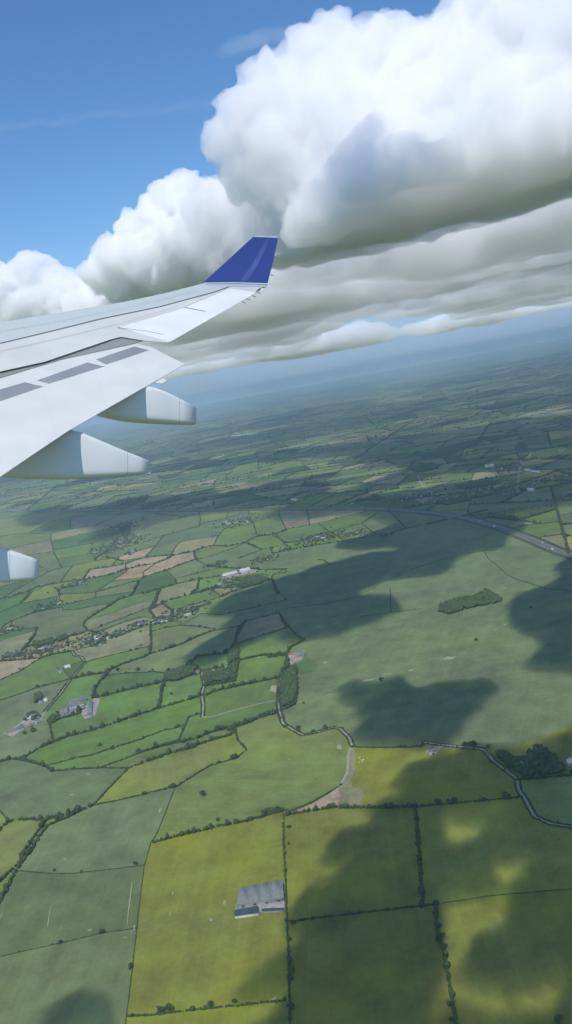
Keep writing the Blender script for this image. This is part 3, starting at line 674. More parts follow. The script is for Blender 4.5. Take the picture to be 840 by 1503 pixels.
blob('bare_soil', 404, 1012, 9, 5.5, .95, M_PALE, 77); blob('bare_soil', 498, 1097, 4, 3.5, 1.0, M_PALE, 78)
def patch(name, pts, z, mat):
    o = link(name, poly_mesh(name, [gnd(*np.array(pts, float).T)], z), mat); o['kind'] = 'structure'
patch('bare_soil', [(497,1157),(499.5,1168),(495.6,1182),(486,1186),(452,1190),(440,1190),(465,1177),(484,1167)], .92, M_DIRT)
patch('farmyard', [(347,1329),(417,1317),(418.5,1336),(379,1340),(344,1336)], .90, M_YARD)
patch('farmyard', [(86,1048),(120,1042),(139,1025),(147,1026),(140,1051),(124,1055),(118,1046),(88,1052)], .91, M_YARD)
patch('farmyard', [(5,1077),(43,1053),(52,1058),(42,1066),(18,1082)], .93, M_YARD)
patch('farmyard', [(422,960),(448,954),(444,968),(432,974),(424,984),(420,975)], .94, M_DIRT)
patch('farmyard', [(305,985),(350,972),(352,976),(335,983),(308,990)], .95, M_YARD)
patch('farmyard', [(322,849),(360,837),(380,834),(376,840),(330,850)], .96, M_YARD)
patch('farmyard', [(624,1102),(648,1093),(652,1096),(640,1106),(626,1107)], .97, M_DIRT)

# ---- buildings: the roof corners are traced, walls stand under them
def building(quad, n, ridge, h, rise, roofs, wall, name='farm_building', doors=0, wins=0, lights=0, along='v'):
    """quad: roof corners (photo px) at eaves height, in order; n spans side by side across A-B, ridges running A-D"""
    A, B, C_, D = [np.append(gnd(*p, z=h), h) for p in quad]; c = (A+B+C_+D)/4; c[2] = 0
    root = empty(name, tuple(c)); A, B, C_, D = [p-c for p in (A, B, C_, D)]
    V = [A, B, C_, D]+[p*[1, 1, 0] for p in (A, B, C_, D)]
    w_ = mesh_np('wall', np.array(V)*[.985, .985, 1], [(0, 4, 5, 1), (1, 5, 6, 2), (2, 6, 7, 3), (3, 7, 4, 0)]); link('wall', w_, wall, root)
    for k in range(n):
        a = A+(B-A)*k/n; b = A+(B-A)*(k+1)/n; d = D+(C_-D)*k/n; e = D+(C_-D)*(k+1)/n; m1 = (a+b)/2+[0, 0, rise]; m2 = (d+e)/2+[0, 0, rise]
        t = np.array([0, 0, .18]); dn = -t
        P = [a, b, m1, d, e, m2]; P = P+[p+dn for p in P]
        me = mesh_np('roof', P, [(0, 3, 5, 2), (2, 5, 4, 1), (6, 8, 11, 9), (8, 7, 10, 11)], [(0, 2, 1), (3, 4, 5)])
        rf = link('roof', me, ROOF[roofs[k % len(roofs)]], root)
        for q in range(lights):
            f0 = (q+.5)/lights; f1 = f0+.10
            for (u, v) in ((a, d), (b, e)):
                g0 = u+(v-u)*f0; g1 = u+(v-u)*f1; h0 = m1+(m2-m1)*f0; h1 = m1+(m2-m1)*f1; up = np.array([0, 0, .12])
                link('skylight', mesh_np('skylight', [g0*.75+h0*.25+up, g1*.75+h1*.25+up, g1*.25+h1*.75+up, g0*.25+h0*.75+up], [(0, 1, 2, 3)]), ROOF['light'], rf)
    for (P, Q_, cnt, kind_) in ((D, C_, doors, 'door'), (D, C_, wins, 'window')):
        for q in range(cnt):
            u = (Q_-P)*[1, 1, 0]; L_ = math.hypot(u[0], u[1]); u = u/L_; nn = np.array([u[1], -u[0], 0]); 
            if nn@((D+C_)/2-(A+B)/2) < 0: nn = -nn
            cc = P*[.985, .985, 0]+u*L_*((q+(.5 if kind_ == 'door' else .22))/max(cnt, 1)); hw, z0, z1 = (min(2.2, h*.35), 0.02, h*.72) if kind_ == 'door' else (.7, h*.35, h*.65)
            X = [cc-u*hw+nn*s for s in (.06, .02)]; Y = [cc+u*hw+nn*s for s in (.06, .02)]
            VV = [X[0]+[0, 0, z0], Y[0]+[0, 0, z0], Y[0]+[0, 0, z1], X[0]+[0, 0, z1], X[1]+[0, 0, z0], Y[1]+[0, 0, z0], Y[1]+[0, 0, z1], X[1]+[0, 0, z1]]
            link(kind_, mesh_np(kind_, VV, [(0, 1, 2, 3), (0, 4, 5, 1), (1, 5, 6, 2), (2, 6, 7, 3), (3, 7, 4, 0)]), M_GLASS if kind_ == 'window' else ROOF['dark'], root)
    return root
BL = [
 ([(351,1304),(415,1292),(417,1318),(347,1329)], 4, 5.5, 2.0, ['grey','grey'], M_SHEET, 'large grey multi-span barn at the edge of the yellow-green field', 4, 0, 0),
 ([(344.5,1345),(344.5,1335),(379,1329),(379.5,1340)], 1, 4.2, 1.6, ['dark'], M_WALL, 'low dark-roofed shed with pale long wall, in front of the multi-span barn', 0, 0, 0),
 ([(384,1337.5),(384,1333.5),(417,1332),(417,1336)], 1, 3.2, .9, ['dark'], M_SHEET, 'narrow dark lean-to along the yard, right of the pale-walled shed', 0, 0, 0),
 ([(101,1032),(101,1028),(125,1021),(129,1025)], 1, 5, 1.5, ['slate'], M_SHEET, 'topmost long grey roof of the large farmyard', 0, 0, 0),
 ([(89,1041),(100,1036),(101,1045),(89,1049)], 2, 5, 1.3, ['grey'], M_SHEET, 'leftmost grey shed of the large farmyard, next to the lane', 1, 0, 0),
 ([(101,1036),(122,1029),(125,1038),(103,1045)], 3, 5.5, 1.5, ['grey','slate','grey'], M_SHEET, 'wide shed with pale rooflights at the centre of the large farmyard', 2, 0, 1),
 ([(129,1029),(136,1027),(135,1046),(128,1047)], 1, 6, 1.8, ['green'], M_SHEET, 'green-grey shed standing lengthways at the right of the large farmyard', 1, 0, 0),
 ([(123,1050),(136,1046),(136,1049),(124,1053)], 1, 4, 1.2, ['slate'], M_WALL, 'small low shed at the near corner of the large farmyard', 0, 0, 0),
 ([(8,1077),(8,1074),(33,1062),(37,1066)], 1, 3.5, 1.2, ['green'], M_SHEET, 'long low green-roofed shed beside the lane, at the left edge', 0, 0, 0),
 ([(40,1064),(46,1061),(48,1064),(41,1067)], 1, 4, 2, ['tile'], M_BRICK, 'brown-roofed house at the right end of the long low shed', 1, 2, 0),
 ([(50,1057),(57,1055),(59,1058),(52,1060)], 1, 5, 2.5, ['slate'], M_WALL, 'slate-roofed house among trees by the lane, left of the large farmyard', 1, 2, 0),
 ([(56,1029),(62,1027),(63,1030),(57,1032)], 1, 4, 1.5, ['slate'], M_WALL, 'white-walled cottage alone in the grey-green field, left half', 1, 2, 0),
 ([(64,1026),(69,1024),(70,1028),(65,1029)], 1, 4.5, 1.2, ['pale'], M_WALL, 'bright white-roofed shed beside the white cottage in the grey-green field', 1, 0, 0),
 ([(94,977.5),(103,975),(104,978),(95,980)], 1, 4, 1.5, ['pale'], M_WALL, 'white farmhouse with pale roof on the short drive left of the bending lane', 1, 2, 0),
 ([(86,983),(92,981),(93,984),(87,986)], 1, 4, 1.5, ['slate'], M_WALL, 'dark-roofed outbuilding at the left end of the short drive', 1, 0, 0),
 ([(327,846),(327,842),(347,837),(349,841)], 1, 6, 1.8, ['pale'], M_SHEET, 'long white-roofed shed among the fields, left of the two', 1, 0, 0),
 ([(352,839),(352,835),(366,832),(368,836)], 1, 6, 1.5, ['pale'], M_WALL, 'bright white shed, right of the two long white-roofed sheds', 1, 0, 0),
 ([(340,842),(340,840),(352,838),(353,841)], 1, 4, 1.2, ['grey'], M_SHEET, 'grey shed wedged between the two long white-roofed sheds', 0, 0, 0),
 ([(310,986),(318,983),(320,987),(311,990)], 1, 4.5, 2, ['pale'], M_WALL, 'pale-roofed house at the left end of the white farmstead', 1, 2, 0),
 ([(320,983),(328,980),(329,983),(321,986)], 1, 4.5, 2, ['slate'], M_WALL, 'slate-roofed barn in the middle of the white farmstead', 1, 0, 0),
 ([(330,979),(338,976),(339,979),(331,982)], 1, 4.5, 2, ['pale'], M_WALL, 'white barn right of the middle of the white farmstead', 1, 0, 0),
 ([(341,974),(349,972),(350,975),(342,977)], 1, 4.5, 1.5, ['slate'], M_WALL, 'blue-grey shed at the right end of the white farmstead', 1, 0, 0),
 ([(434,957),(447,955.5),(448,960),(435,962)], 1, 5, 1.5, ['slate'], M_SHEET, 'grey-roofed barn of the brown-yard farmstead at the crop edge', 1, 0, 0),
 ([(423,959),(431,957.5),(432,961),(424,962.5)], 1, 4.5, 2, ['tile'], M_WALL, 'brown-roofed house left of the grey barn at the crop edge', 1, 2, 0),
 ([(628,1099),(638,1097),(641,1103),(630,1105)], 1, 5, 2, ['slate'], M_WALL, 'grey farmhouse on the lane between the shaded crop and the yellow field', 1, 2, 0),
 ([(758,1119),(770,1117),(774,1124),(762,1127)], 1, 5, 2.4, ['slate'], M_WALL, 'farmhouse half hidden in dark trees at lower right', 1, 3, 0),
 ([(831,1115),(842,1112),(846,1118),(834,1121)], 1, 5, 2, ['pale'], M_WALL, 'white-roofed house at the right edge, below the dark cloud shade', 1, 2, 0),
 ([(355,639),(355,637.5),(378,635),(379,636.5)], 1, 9, 3, ['pale'], M_WALL, 'very long white-roofed shed far off in the dark plain, right of the fairings', 0, 0, 0),
 ([(340,640.5),(340,639.5),(353,637.5),(354,638.6)], 1, 8, 2, ['pale'], M_WALL, 'shorter white shed far off, left of the very long white-roofed one', 0, 0, 0),
 ([(712,684.5),(712,682),(725,680.5),(727,683.5)], 1, 8, 2, ['pale'], M_WALL, 'large white warehouse left of the straight pale road', 2, 0, 0),
 ([(779,692),(779,690),(793,691),(793,694)], 1, 7, 2, ['pale'], M_SHEET, 'long pale building on the tan ground right of the straight pale road', 0, 0, 0),
 ([(770,690),(770,688),(778,688),(779,690)], 1, 6, 2, ['pale'], M_WALL, 'short white building on the tan ground, nearest the straight pale road', 0, 0, 0),
 ([(774,719),(774,716),(783,716),(784,719)], 1, 7, 2, ['pale'], M_WALL, 'pale warehouse just right of the lower end of the straight road', 0, 0, 0),
 ([(427,733.5),(427,731.5),(436,732),(436,734)], 1, 7, 2, ['pale'], M_WALL, 'white shed behind the motorway, above the straw-coloured field', 0, 0, 0),
]
for quad, n, h, rise, roofs, wall, label, dr, wn, lt in BL:
    b = building(quad, n, 0, h, rise, roofs, wall, 'house' if ('house' in label or 'cottage' in label) and 'warehouse' not in label else 'farm_building', dr, wn, lt)
    tag(b, label, 'house' if b.name.startswith('house') else 'farm building')
# village houses: one of each kind, then copies
def house_proto(L_, Wd, h, rise, roof, wall):
    root = empty('house'); a, b = L_/2, Wd/2
    link('wall', mesh_np('wall', [(-a, -b, h), (a, -b, h), (a, b, h), (-a, b, h), (-a, -b, 0), (a, -b, 0), (a, b, 0), (-a, b, 0)], [(0, 4, 5, 1), (1, 5, 6, 2), (2, 6, 7, 3), (3, 7, 4, 0)]), wall, root)
    A, B = a+.4, b+.4
    rf = link('roof', mesh_np('roof', [(-A, -B, h), (A, -B, h), (A, B, h), (-A, B, h), (-A, 0, h+rise), (A, 0, h+rise)], [(0, 1, 5, 4), (2, 3, 4, 5), (0, 3, 2, 1)], [(0, 4, 3), (1, 2, 5)]), ROOF[roof], root)
    x0, y0, z0 = a*.6, 0, h+rise-.5
    link('chimney', mesh_np('chimney', [(x0+dx, y0+dy, z0+dz) for dz in (0, 1.6) for dx, dy in ((-.5, -.4), (.5, -.4), (.5, .4), (-.5, .4))], [(0, 1, 5, 4), (1, 2, 6, 5), (2, 3, 7, 6), (3, 0, 4, 7), (4, 5, 6, 7)]), M_BRICK, rf)
    return root
PROTO = [house_proto(13, 7.5, 5, 3, 'slate', M_WALL), house_proto(17, 8, 3.2, 2.6, 'tile', M_WALL), house_proto(11, 8, 5.2, 3, 'slate', M_BRICK), house_proto(22, 10, 4.4, 2.4, 'pale', M_WALL), house_proto(15, 9, 3.5, 2.2, 'grey', M_WALL)]
fresh = [True]*len(PROTO)
def place(k, x, y, rz, sc=1):
    if fresh[k]: fresh[k] = False; r = PROTO[k]
    else:
        r = PROTO[k].copy(); COL.objects.link(r)
        for c in list(PROTO[k].children):
            d = c.copy(); COL.objects.link(d); d.parent = r
            for e in list(c.children):
                q = e.copy(); COL.objects.link(q); q.parent = d
    r.location = (x, y, 0); r.rotation_euler = (0, 0, rz); r.scale = (sc, sc, sc); return r
VIL = [((75,889),7,14,3.5,'upper left hamlet, above the conifer belt'),((8,925),7,14,4,'hamlet at the left edge above the tan field'),((20,961),5,10,3,'farm hamlet at the left edge, below the tan field'),((60,956),12,26,5,'village in front of the conifer belt'),
 ((140,940),14,22,6,'village strung along the lane, middle left'),((175,931),4,8,3,'row between the village lane and the small fields'),((203,917),4,8,2.5,'row just left of the tree-lined hedge end'),((48,1052),2,6,3,'lane-side row left of the large farmyard'),
 ((235,913),7,11,3,'sloping row left of the middle hamlet'),((264,901),13,19,6,'middle hamlet among the small fields'),((295,889),4,9,2,'short row right of the middle hamlet'),((345,855),11,24,6,'hamlet in front of the long white-roofed sheds'),
 ((321,828),5,9,2,'row above the long white-roofed sheds'),((386,821),7,12,3,'hamlet right of and above the long white-roofed sheds'),((350,766),14,24,5,'hamlet left of the motorway village'),((188,794),20,20,7,'village beyond the orange-brown fields'),
 ((155,807),13,16,5,'lower-left end of the village beyond the orange-brown fields'),((192,811),4,6,2,'short row just above the orange-brown fields'),((185,771),9,12,4,'hamlet at the crossroads above the orange-brown fields'),((110,858),7,20,3,'row along the dark hedge left of the orange-brown fields'),
 ((470,790),22,22,5,'village in front of the motorway'),((516,785),7,14,2.5,'right end of the village in front of the motorway'),((419,806),4,5,2,'left end below the village in front of the motorway'),((570,785),3,6,1.2,'pair of roofs at the right corner of the shaded field'),
 ((690,724),24,42,6,'shaded town beyond the motorway'),((650,733),8,20,4,'left fringe of the shaded town beyond the motorway'),((752,722),8,14,3,'shaded row left of the straight pale road'),((745,688),8,12,4,'cluster at the upper end of the straight pale road'),
 ((800,706),8,34,5,'scattered row right of the straight pale road'),((602,731),8,20,3,'row behind the motorway, left of the shaded town'),((530,735),6,14,2,'row behind the motorway, right of the straw-coloured field'),((40,738),10,26,2.5,'far pale row under the middle flap fairing'),((290,737),5,24,3,'far row left of the hamlet beyond the dark fields')]
rh = random.Random(21)
for (c, n, rx, ry, desc) in VIL:
    for _ in range(n):
        x = c[0]+rh.uniform(-rx, rx); y = c[1]-(x-c[0])*.22+rh.uniform(-ry, ry)*.8; W = gnd(x, y); k = rh.choices(range(5), [4, 3, 3, 2.2, 3])[0]
        r = place(k, W[0], W[1], R(rh.choice([10, 15, 100, 75, 25, 60])+rh.uniform(-8, 8)), 1+.12*max(0, math.hypot(*W)/3500-1)*.5)
        tag(r, 'small pale-walled house of the '+desc, 'house', 'houses of the '+desc)

# gardens and shelter belts round the villages
for i, (c, n, rx, ry, desc) in enumerate(VIL):
    q = rng.normal(0, 1, (n*9+25, 2))*[rx*.75, ry*.7]; px_ = c[0]+q[:, 0]; py_ = c[1]-q[:, 0]*.22+q[:, 1]; W = gnd(px_, py_); d = math.hypot(*W.mean(0)); k = max(1, d/4200)
    n_ = len(W); r_ = rng.uniform(2.2, 5.0, n_)*k; hh = rng.uniform(3.5, 7.5, n_); C = np.c_[W, hh*.55]; S = np.c_[r_, r_*rng.uniform(.7, 1.3, n_), hh*.55]
    j_ = rng.integers(0, n_, n_*2); C = np.concatenate([C, C[j_]+np.c_[rng.normal(0, 2.6, (n_*2, 2)), rng.uniform(0, 2, n_*2)]]); S = np.concatenate([S, S[j_]*.5])
    V, F = clumps(C, S, d < 2500, 900+i); o = link('garden_trees', mesh_np('garden_trees', V, None, F), TREE); o['kind'] = 'stuff'

# ---- the overbridge and the traffic
def boxv(x0, x1, y0, y1, z0, z1):
    return [(x, y, z) for z in (z0, z1) for x, y in ((x0, y0), (x1, y0), (x1, y1), (x0, y1))], [(0, 3, 2, 1), (4, 5, 6, 7), (0, 1, 5, 4), (1, 2, 6, 5), (2, 3, 7, 6), (3, 0, 4, 7)]
def boxes(name, bs, mat, parent):
    V = []; Q = []
    for b in bs:
        v, q = boxv(*b); k = len(V); V += v; Q += [tuple(i+k for i in f) for f in q]
    return link(name, mesh_np(name, V, Q), mat, parent)
a = gnd(655, 763); b = gnd(688, 755); mid = (a+b)/2; L_ = math.hypot(*(b-a))/2; br = empty('bridge', (mid[0], mid[1], 0)); br.rotation_euler = (0, 0, math.atan2(*(b-a)[::-1]))
boxes('deck', [(-L_, L_, -4, 4, 7, 7.9)], M_LANE, br); boxes('parapet', [(-L_, L_, -4.3, -4.01, 7, 9)], M_YARD, br); boxes('parapet', [(-L_, L_, 4.01, 4.3, 7, 9)], M_YARD, br)
boxes('pier', [(-1, 1, -3, 3, 1.95, 6.99)], M_YARD, br); boxes('ramp', [(-L_-90, -L_-.02, -7, 7, 0, 6)], M_VERGE, br); boxes('ramp', [(L_+.02, L_+90, -7, 7, 0, 6)], M_VERGE, br)
tag(br, 'small road bridge crossing over the shaded stretch of the motorway', 'bridge')
M_WHITE = flat_mat('white_vehicle_paint', (.8, .8, .8), .3, .03); M_RED = flat_mat('dark_red_paint', (.25, .03, .03), .3, .03); M_GREY = flat_mat('silver_paint', (.45, .46, .48), .3, .03); M_RUB = flat_mat('rubber', (.03, .03, .03))
def wheel(x, y, r, z, root):
    k = 12; V = []; 
    for s in (-.13, .13): V += [(x+r*math.cos(6.283*i/k), y+s, z+r+r*math.sin(6.283*i/k)) for i in range(k)]
    me = bpy.data.meshes.new('wheel'); me.from_pydata(V, [], [tuple(range(k)), tuple(range(2*k-1, k-1, -1))]+[(i, i+k, (i+1) % k+k, (i+1) % k) for i in range(k)]); link('wheel', me, M_RUB, root)
def vehicle(kind, px, py, lane, label, mat):
    W = gnd(px, py, 2.0); j = int(np.hypot(*(MW-W).T).argmin()); j = min(max(j, 1), len(MW)-2); t = MW[j+1]-MW[j-1]; t = t/np.hypot(*t); nn = np.array([-t[1], t[0]]); p = MW[j]+t*((W-MW[j])@t)+nn*lane
    r = empty(kind, (p[0], p[1], 1.92)); r.rotation_euler = (0, 0, math.atan2(t[1], t[0]))
    if kind == 'lorry':
        boxes('trailer', [(-8, 3.6, -1.25, 1.25, 1.1, 4.0)], mat, r); boxes('cab', [(4.0, 6.4, -1.2, 1.2, .6, 3.4)], mat, r); boxes('windscreen', [(6.41, 6.44, -1, 1, 1.9, 3.0)], M_GLASS, r); boxes('chassis', [(-7.8, 6.2, -.5, .5, .6, 1.09)], M_RUB, r); ws = (-6.5, -5.2, -3.9, 5.2)
    elif kind == 'van':
        V = [(-2.8, .35), (2.7, .35), (2.7, 1.1), (2.0, 1.3), (1.3, 2.3), (-2.8, 2.35)]; k = 6
        me = bpy.data.meshes.new('body'); me.from_pydata([(x, -.95, z) for x, z in V]+[(x, .95, z) for x, z in V], [], [tuple(range(6)), tuple(range(11, 5, -1))]+[(i, i+6, (i+1) % 6+6, (i+1) % 6) for i in range(6)]); link('body', me, mat, r)
        boxes('side_window', [(.9, 1.5, -.97, .97, 1.4, 1.95)], M_GLASS, r); ws = (-1.8, 1.8)
    else:
        V = [(-2.1, .3), (2.1, .3), (2.15, .75), (1.0, .9), (.4, 1.4), (-1.2, 1.42), (-1.9, .95), (-2.15, .85)]; k = 8
        me = bpy.data.meshes.new('body'); me.from_pydata([(x, -.85, z) for x, z in V]+[(x, .85, z) for x, z in V], [], [tuple(range(8)), tuple(range(15, 7, -1))]+[(i, i+8, (i+1) % 8+8, (i+1) % 8) for i in range(8)]); link('body', me, mat, r)
        boxes('side_window', [(-1.1, .35, -.87, .87, .98, 1.3)], M_GLASS, r); ws = (-1.35, 1.35)
    for x in ws:
        for y in (-.85, .85): wheel(x, y, .45 if kind == 'lorry' else .32, 0, r)
    tag(r, label, kind)
vehicle('lorry', 787, 812, -7.5, 'white lorry nearest the right edge on the sunlit motorway', M_WHITE)
vehicle('van', 798, 796, 8, 'white van on the far carriageway, level with the lorry', M_WHITE)
vehicle('van', 704, 764.5, 8, 'white van on the shaded motorway just right of the bridge', M_WHITE)
vehicle('lorry', 722, 774, -8, 'pale lorry on the near carriageway in the cloud shade', M_WHITE)
vehicle('car', 655, 755.5, 8, 'silver car passing on the shaded motorway left of the bridge', M_GREY)
vehicle('lorry', 347, 748, -8, 'white lorry far along the motorway, above the left hamlet', M_WHITE)
vehicle('car', 755, 783, -8, 'silver car between the two lorries on the near carriageway', M_GREY)
# pale bales in the yellow-green field
bp = None
for i in range(9):
    W = gnd(532+rh.uniform(-7, 9), 1116+rh.uniform(-5, 5))
    if bp is None:
        k = 14; V = [(.75*math.cos(6.283*j/k), s, .75+.75*math.sin(6.283*j/k)) for s in (-.65, -.55, .55, .65) for j in range(k)]
        V = [(x*(.86 if abs(y) > .6 else 1), y, (z-.75)*(.86 if abs(y) > .6 else 1)+.75) for x, y, z in V]
        me = bpy.data.meshes.new('bale'); me.from_pydata(V, [], [tuple(range(k)), tuple(range(4*k-1, 3*k-1, -1))]+[(r_*k+j, (r_+1)*k+j, (r_+1)*k+(j+1) % k, r_*k+(j+1) % k) for r_ in range(3) for j in range(k)])
        bp = link('bale', me, M_WHITE); o = bp
    else: o = bp.copy(); COL.objects.link(o)
    o.location = (W[0], W[1], .6); o.rotation_euler = (0, 0, rh.uniform(0, 3)); tag(o, 'tiny white wrapped bale lying in the yellow field beside the curving lane', 'bale', 'bales in the yellow field')
# ---------------------------------------------------------------- hedges, trees, woods placed
rs = random.Random(31); ALLH = []
for st, P in LINES:
    if st in 'ns': continue
    W = gnd(P[:, 0], P[:, 1])
    ALLH.append((st, W, P))
TRP = TR_WORLD
for a, b, dep in SPL:
    m = (a+b)/2
    if min(math.hypot(*a), math.hypot(*b)) > 26000 or not (vis(m, 1.5) or vis(a, 1.5) or vis(b, 1.5)): continue
    L_ = math.hypot(*(b-a)); k = max(2, int(L_/70)+1); t = np.linspace(0, 1, k)[:, None]; W = a+(b-a)*t; keep = ~inpoly(W, TRP); st_ = rs.choices('HTh', [4, 6, 1])[0]; run = []
    for w_, ok_ in list(zip(W, keep))+[(None, False)]:
        if ok_: run.append(w_)
        else:
            if len(run) > 1 and vis(run[len(run)//2], 1.5): ALLH.append((st_, np.array(run), None))
            run = []
near_ = [h for h in ALLH if h[2] is not None]; rest = sorted([h for h in ALLH if h[2] is None], key=lambda h: np.hypot(*h[1].mean(0))/math.hypot(*(h[1][0]-h[1][-1]))**.5)
DESC = {'H': 'dark green hedge', 'T': 'tall tree-lined hedge', 'h': 'thin low hedge', 'r': 'banked lane hedge'}
nind = 0
def hedge_obj(st, W, dist, off=0.0):
    if st == 'r':
        C1, S1 = hedge_clumps(offs(W, 4.0), 'r', rs, dist); C2, S2 = hedge_clumps(offs(W, -4.0), 'r', rs, dist)
        C = np.concatenate([C1, C2]); S = np.concatenate([S1, S2])
    else: C, S = hedge_clumps(W, st, rs, dist)
    return C, S
for st, W, P in near_:
    d = float(np.hypot(*W.mean(0))); C, S = hedge_obj(st, W, d)
    V, F = clumps(C, S, d < 2300, nind); me = mesh_np('hedge', V, None, F)
    c = W.mean(0); me.transform(Matrix.Translation((-c[0], -c[1], 0))); o = link('hedge', me, HEDGE, None, (c[0], c[1], 0)); nind += 1
    q = P.mean(0); L_ = np.hypot(*(P[-1]-P[0]))
    later(o, 'hedge', DESC[st], q, 'hedges between the fields')
print('NEAR HEDGES', nind)
for st, W, _ in rest[:max(0, 298-nind)]:
    d = float(np.hypot(*W.mean(0))); C, S = hedge_clumps(W, st, rs, d); V, F = clumps(C, S, False, nind); nind += 1
    o = link('hedge', mesh_np('hedge', V, None, F), HEDGE); tag(o, 'long dark hedge between fields of the hazy plain beyond the motorway', 'hedge', 'hedges beyond the motorway')
CC = []; SS = []
for st, W, _ in rest[max(0, 298-nind):]:
    d = float(np.hypot(*W.mean(0))); C, S = hedge_clumps(W, st, rs, d)
    if len(C): CC.append(C); SS.append(S*[1, 1, 1.15])
V, F = clumps(np.concatenate(CC), np.concatenate(SS), False, 3); o = link('hedgerows', mesh_np('hedgerows', V, None, F), HEDGE); o['kind'] = 'stuff'; print('FAR HEDGE TRIS', len(F))
# far woods
CC = []; SS = []
for P, ar in FARWOOD:
    c = P.mean(0); d = math.hypot(*c)
    if not vis(c, 1.5) or d > 24000: continue
    r = 5*max(1, d/3500); n = min(2500, int(ar/(r*r*2.2))); lo, hi = P.min(0), P.max(0); q = rng.uniform(lo, hi, (int(n*(hi-lo).prod()/ar)+1, 2)); q = q[inpoly(q, P)]
    CC.append(np.c_[q, rng.uniform(4, 8, len(q))]); SS.append(np.c_[rng.uniform(.8, 1.3, (len(q), 1))*r, rng.uniform(.8, 1.3, (len(q), 1))*r, rng.uniform(4, 7.5, (len(q), 1))])
V, F = clumps(np.concatenate(CC), np.concatenate(SS), False, 5); o = link('woodland', mesh_np('woodland', V, None, F), TREE); o['kind'] = 'stuff'
# near woods
WD = [[(645,898),(646,889),(672,881),(700,876),(713,867),(722,872),(738,882),(728,886),(690,893),(660,902)],[(48,949),(50,943),(58,944),(78,938),(80,945),(56,950)],[(84,938),(98,932),(100,937),(86,943)],[(244,990),(285,978),(286,990),(260,1000),(246,1000)],
 [(299,987),(310,988),(330,985),(345,976),(346,996),(325,1002),(300,1002)],[(413,992),(424,984),(434,978),(436,1002),(431,1030),(416,1038)],[(337,958),(350,950),(352,968),(336,974)],[(354,850),(378,845),(396,852),(372,860),(352,860)],
 [(728,1104),(745,1108),(757,1118),(772,1116),(786,1100),(795,1100),(808,1110),(830,1130),(820,1136),(770,1140),(752,1132),(740,1122)],[(70,1060),(85,1048),(88,1056),(76,1064)],[(52,1022),(60,1018),(62,1026),(53,1032)],[(180,775),(187,771),(191,776),(190,784),(184,789),(179,783)],
 [(640,738),(662,734),(680,731),(690,735),(672,739),(655,742)],[(668,714),(690,711),(712,707),(735,708),(722,713),(700,716),(680,718)],[(600,690),(618,684),(634,680),(648,684),(636,690),(615,694)],[(757,655),(765,650),(772,654),(776,668),(766,676),(759,668)],
 [(500,682),(520,677),(540,673),(528,681),(508,686)],[(640,660),(680,650),(715,644),(700,653),(665,664)],[(700,600),(740,590),(800,582),(770,592),(725,602)],[(610,668),(650,662),(690,654),(660,668),(628,674)]]
for i, P in enumerate(WD):
    P = np.array(P, float); W = gnd(P[:, 0], P[:, 1]); lo, hi = W.min(0), W.max(0); d = math.hypot(*W.mean(0)); r = 4.6*max(1, d/3500)
    if i in (1, 2): r = 2.6
    q = rng.uniform(lo, hi, (int((hi-lo).prod()/(r*r*.9)), 2)); q = q[inpoly(q, W)][:4000]; n = len(q); hh = rng.uniform(5.5, 10, n)
    C = np.c_[q, hh*.62]; S = np.c_[rng.uniform(.55, 1.15, (n, 2))*r, hh*.5]
    k = rng.integers(0, n, n*3); C2 = C[k]+np.c_[rng.normal(0, r*.55, (n*3, 2)), rng.uniform(0, 3.5, n*3)]; S2 = np.full((n*3, 3), r*.38)*rng.uniform(.6, 1.3, (n*3, 1))
    V, F = clumps(np.concatenate([C, C2]), np.concatenate([S, S2]), d < 3800, i); o = link('woodland', mesh_np('woodland', V, None, F), TREE); o['kind'] = 'stuff'
# single trees
def tree_proto(seed, rad, ht, lean=0):
    r = np.random.default_rng(seed); root = empty('tree'); k = 7; V = []; rings = [(0, .55), (ht*.18, .40), (ht*.4, .3), (ht*.6, .15)]
    for z, rr_ in rings: V += [(rr_*math.cos(6.283*j/k)+z*.03, rr_*math.sin(6.283*j/k), z) for j in range(k)]
    Q = [(a*k+j, a*k+(j+1) % k, (a+1)*k+(j+1) % k, (a+1)*k+j) for a in range(3) for j in range(k)]
    for q in range(5):                                        # limbs
        an = q*1.257+r.uniform(-.3, .3); b = len(V); z0 = ht*r.uniform(.22, .42); e = np.array([math.cos(an)*rad*.65, math.sin(an)*rad*.65, z0+ht*.3])
        for (p, w_) in ((np.array([0, 0, z0]), .2), (e, .06)):
            V += [tuple(p+np.array([w_*math.cos(2.094*j), w_*math.sin(2.094*j), 0])) for j in range(3)]
        Q += [(b+j, b+(j+1) % 3, b+3+(j+1) % 3, b+3+j) for j in range(3)]
    link('trunk', mesh_np('trunk', V, Q), BARK, root)
    n = 95; u = r.normal(size=(n, 3)); u /= np.linalg.norm(u, axis=1)[:, None]; u[:, 2] = np.abs(u[:, 2])*1.0-.35; f = r.uniform(.45, 1.0, (n, 1))**.6
    lump = 1+.35*np.sin(u[:, :1]*3+seed)+.3*np.cos(u[:, 1:2]*5+seed*2)
    C = u*f*lump*[rad, rad, ht*.42]+[0, 0, ht*.56]; S = r.uniform(.12, .3, (n, 1))*rad*np.array([1, 1, .8]); V, F = clumps(C, S, False, seed)
    V = V+r.normal(0, rad*.03, V.shape); link('crown', mesh_np('crown', V, None, F), TREE, root); return root
TP = [tree_proto(1, 5.2, 11), tree_proto(2, 4.2, 9.5), tree_proto(3, 6.2, 12), tree_proto(4, 4.6, 12)]; tf = [True]*4
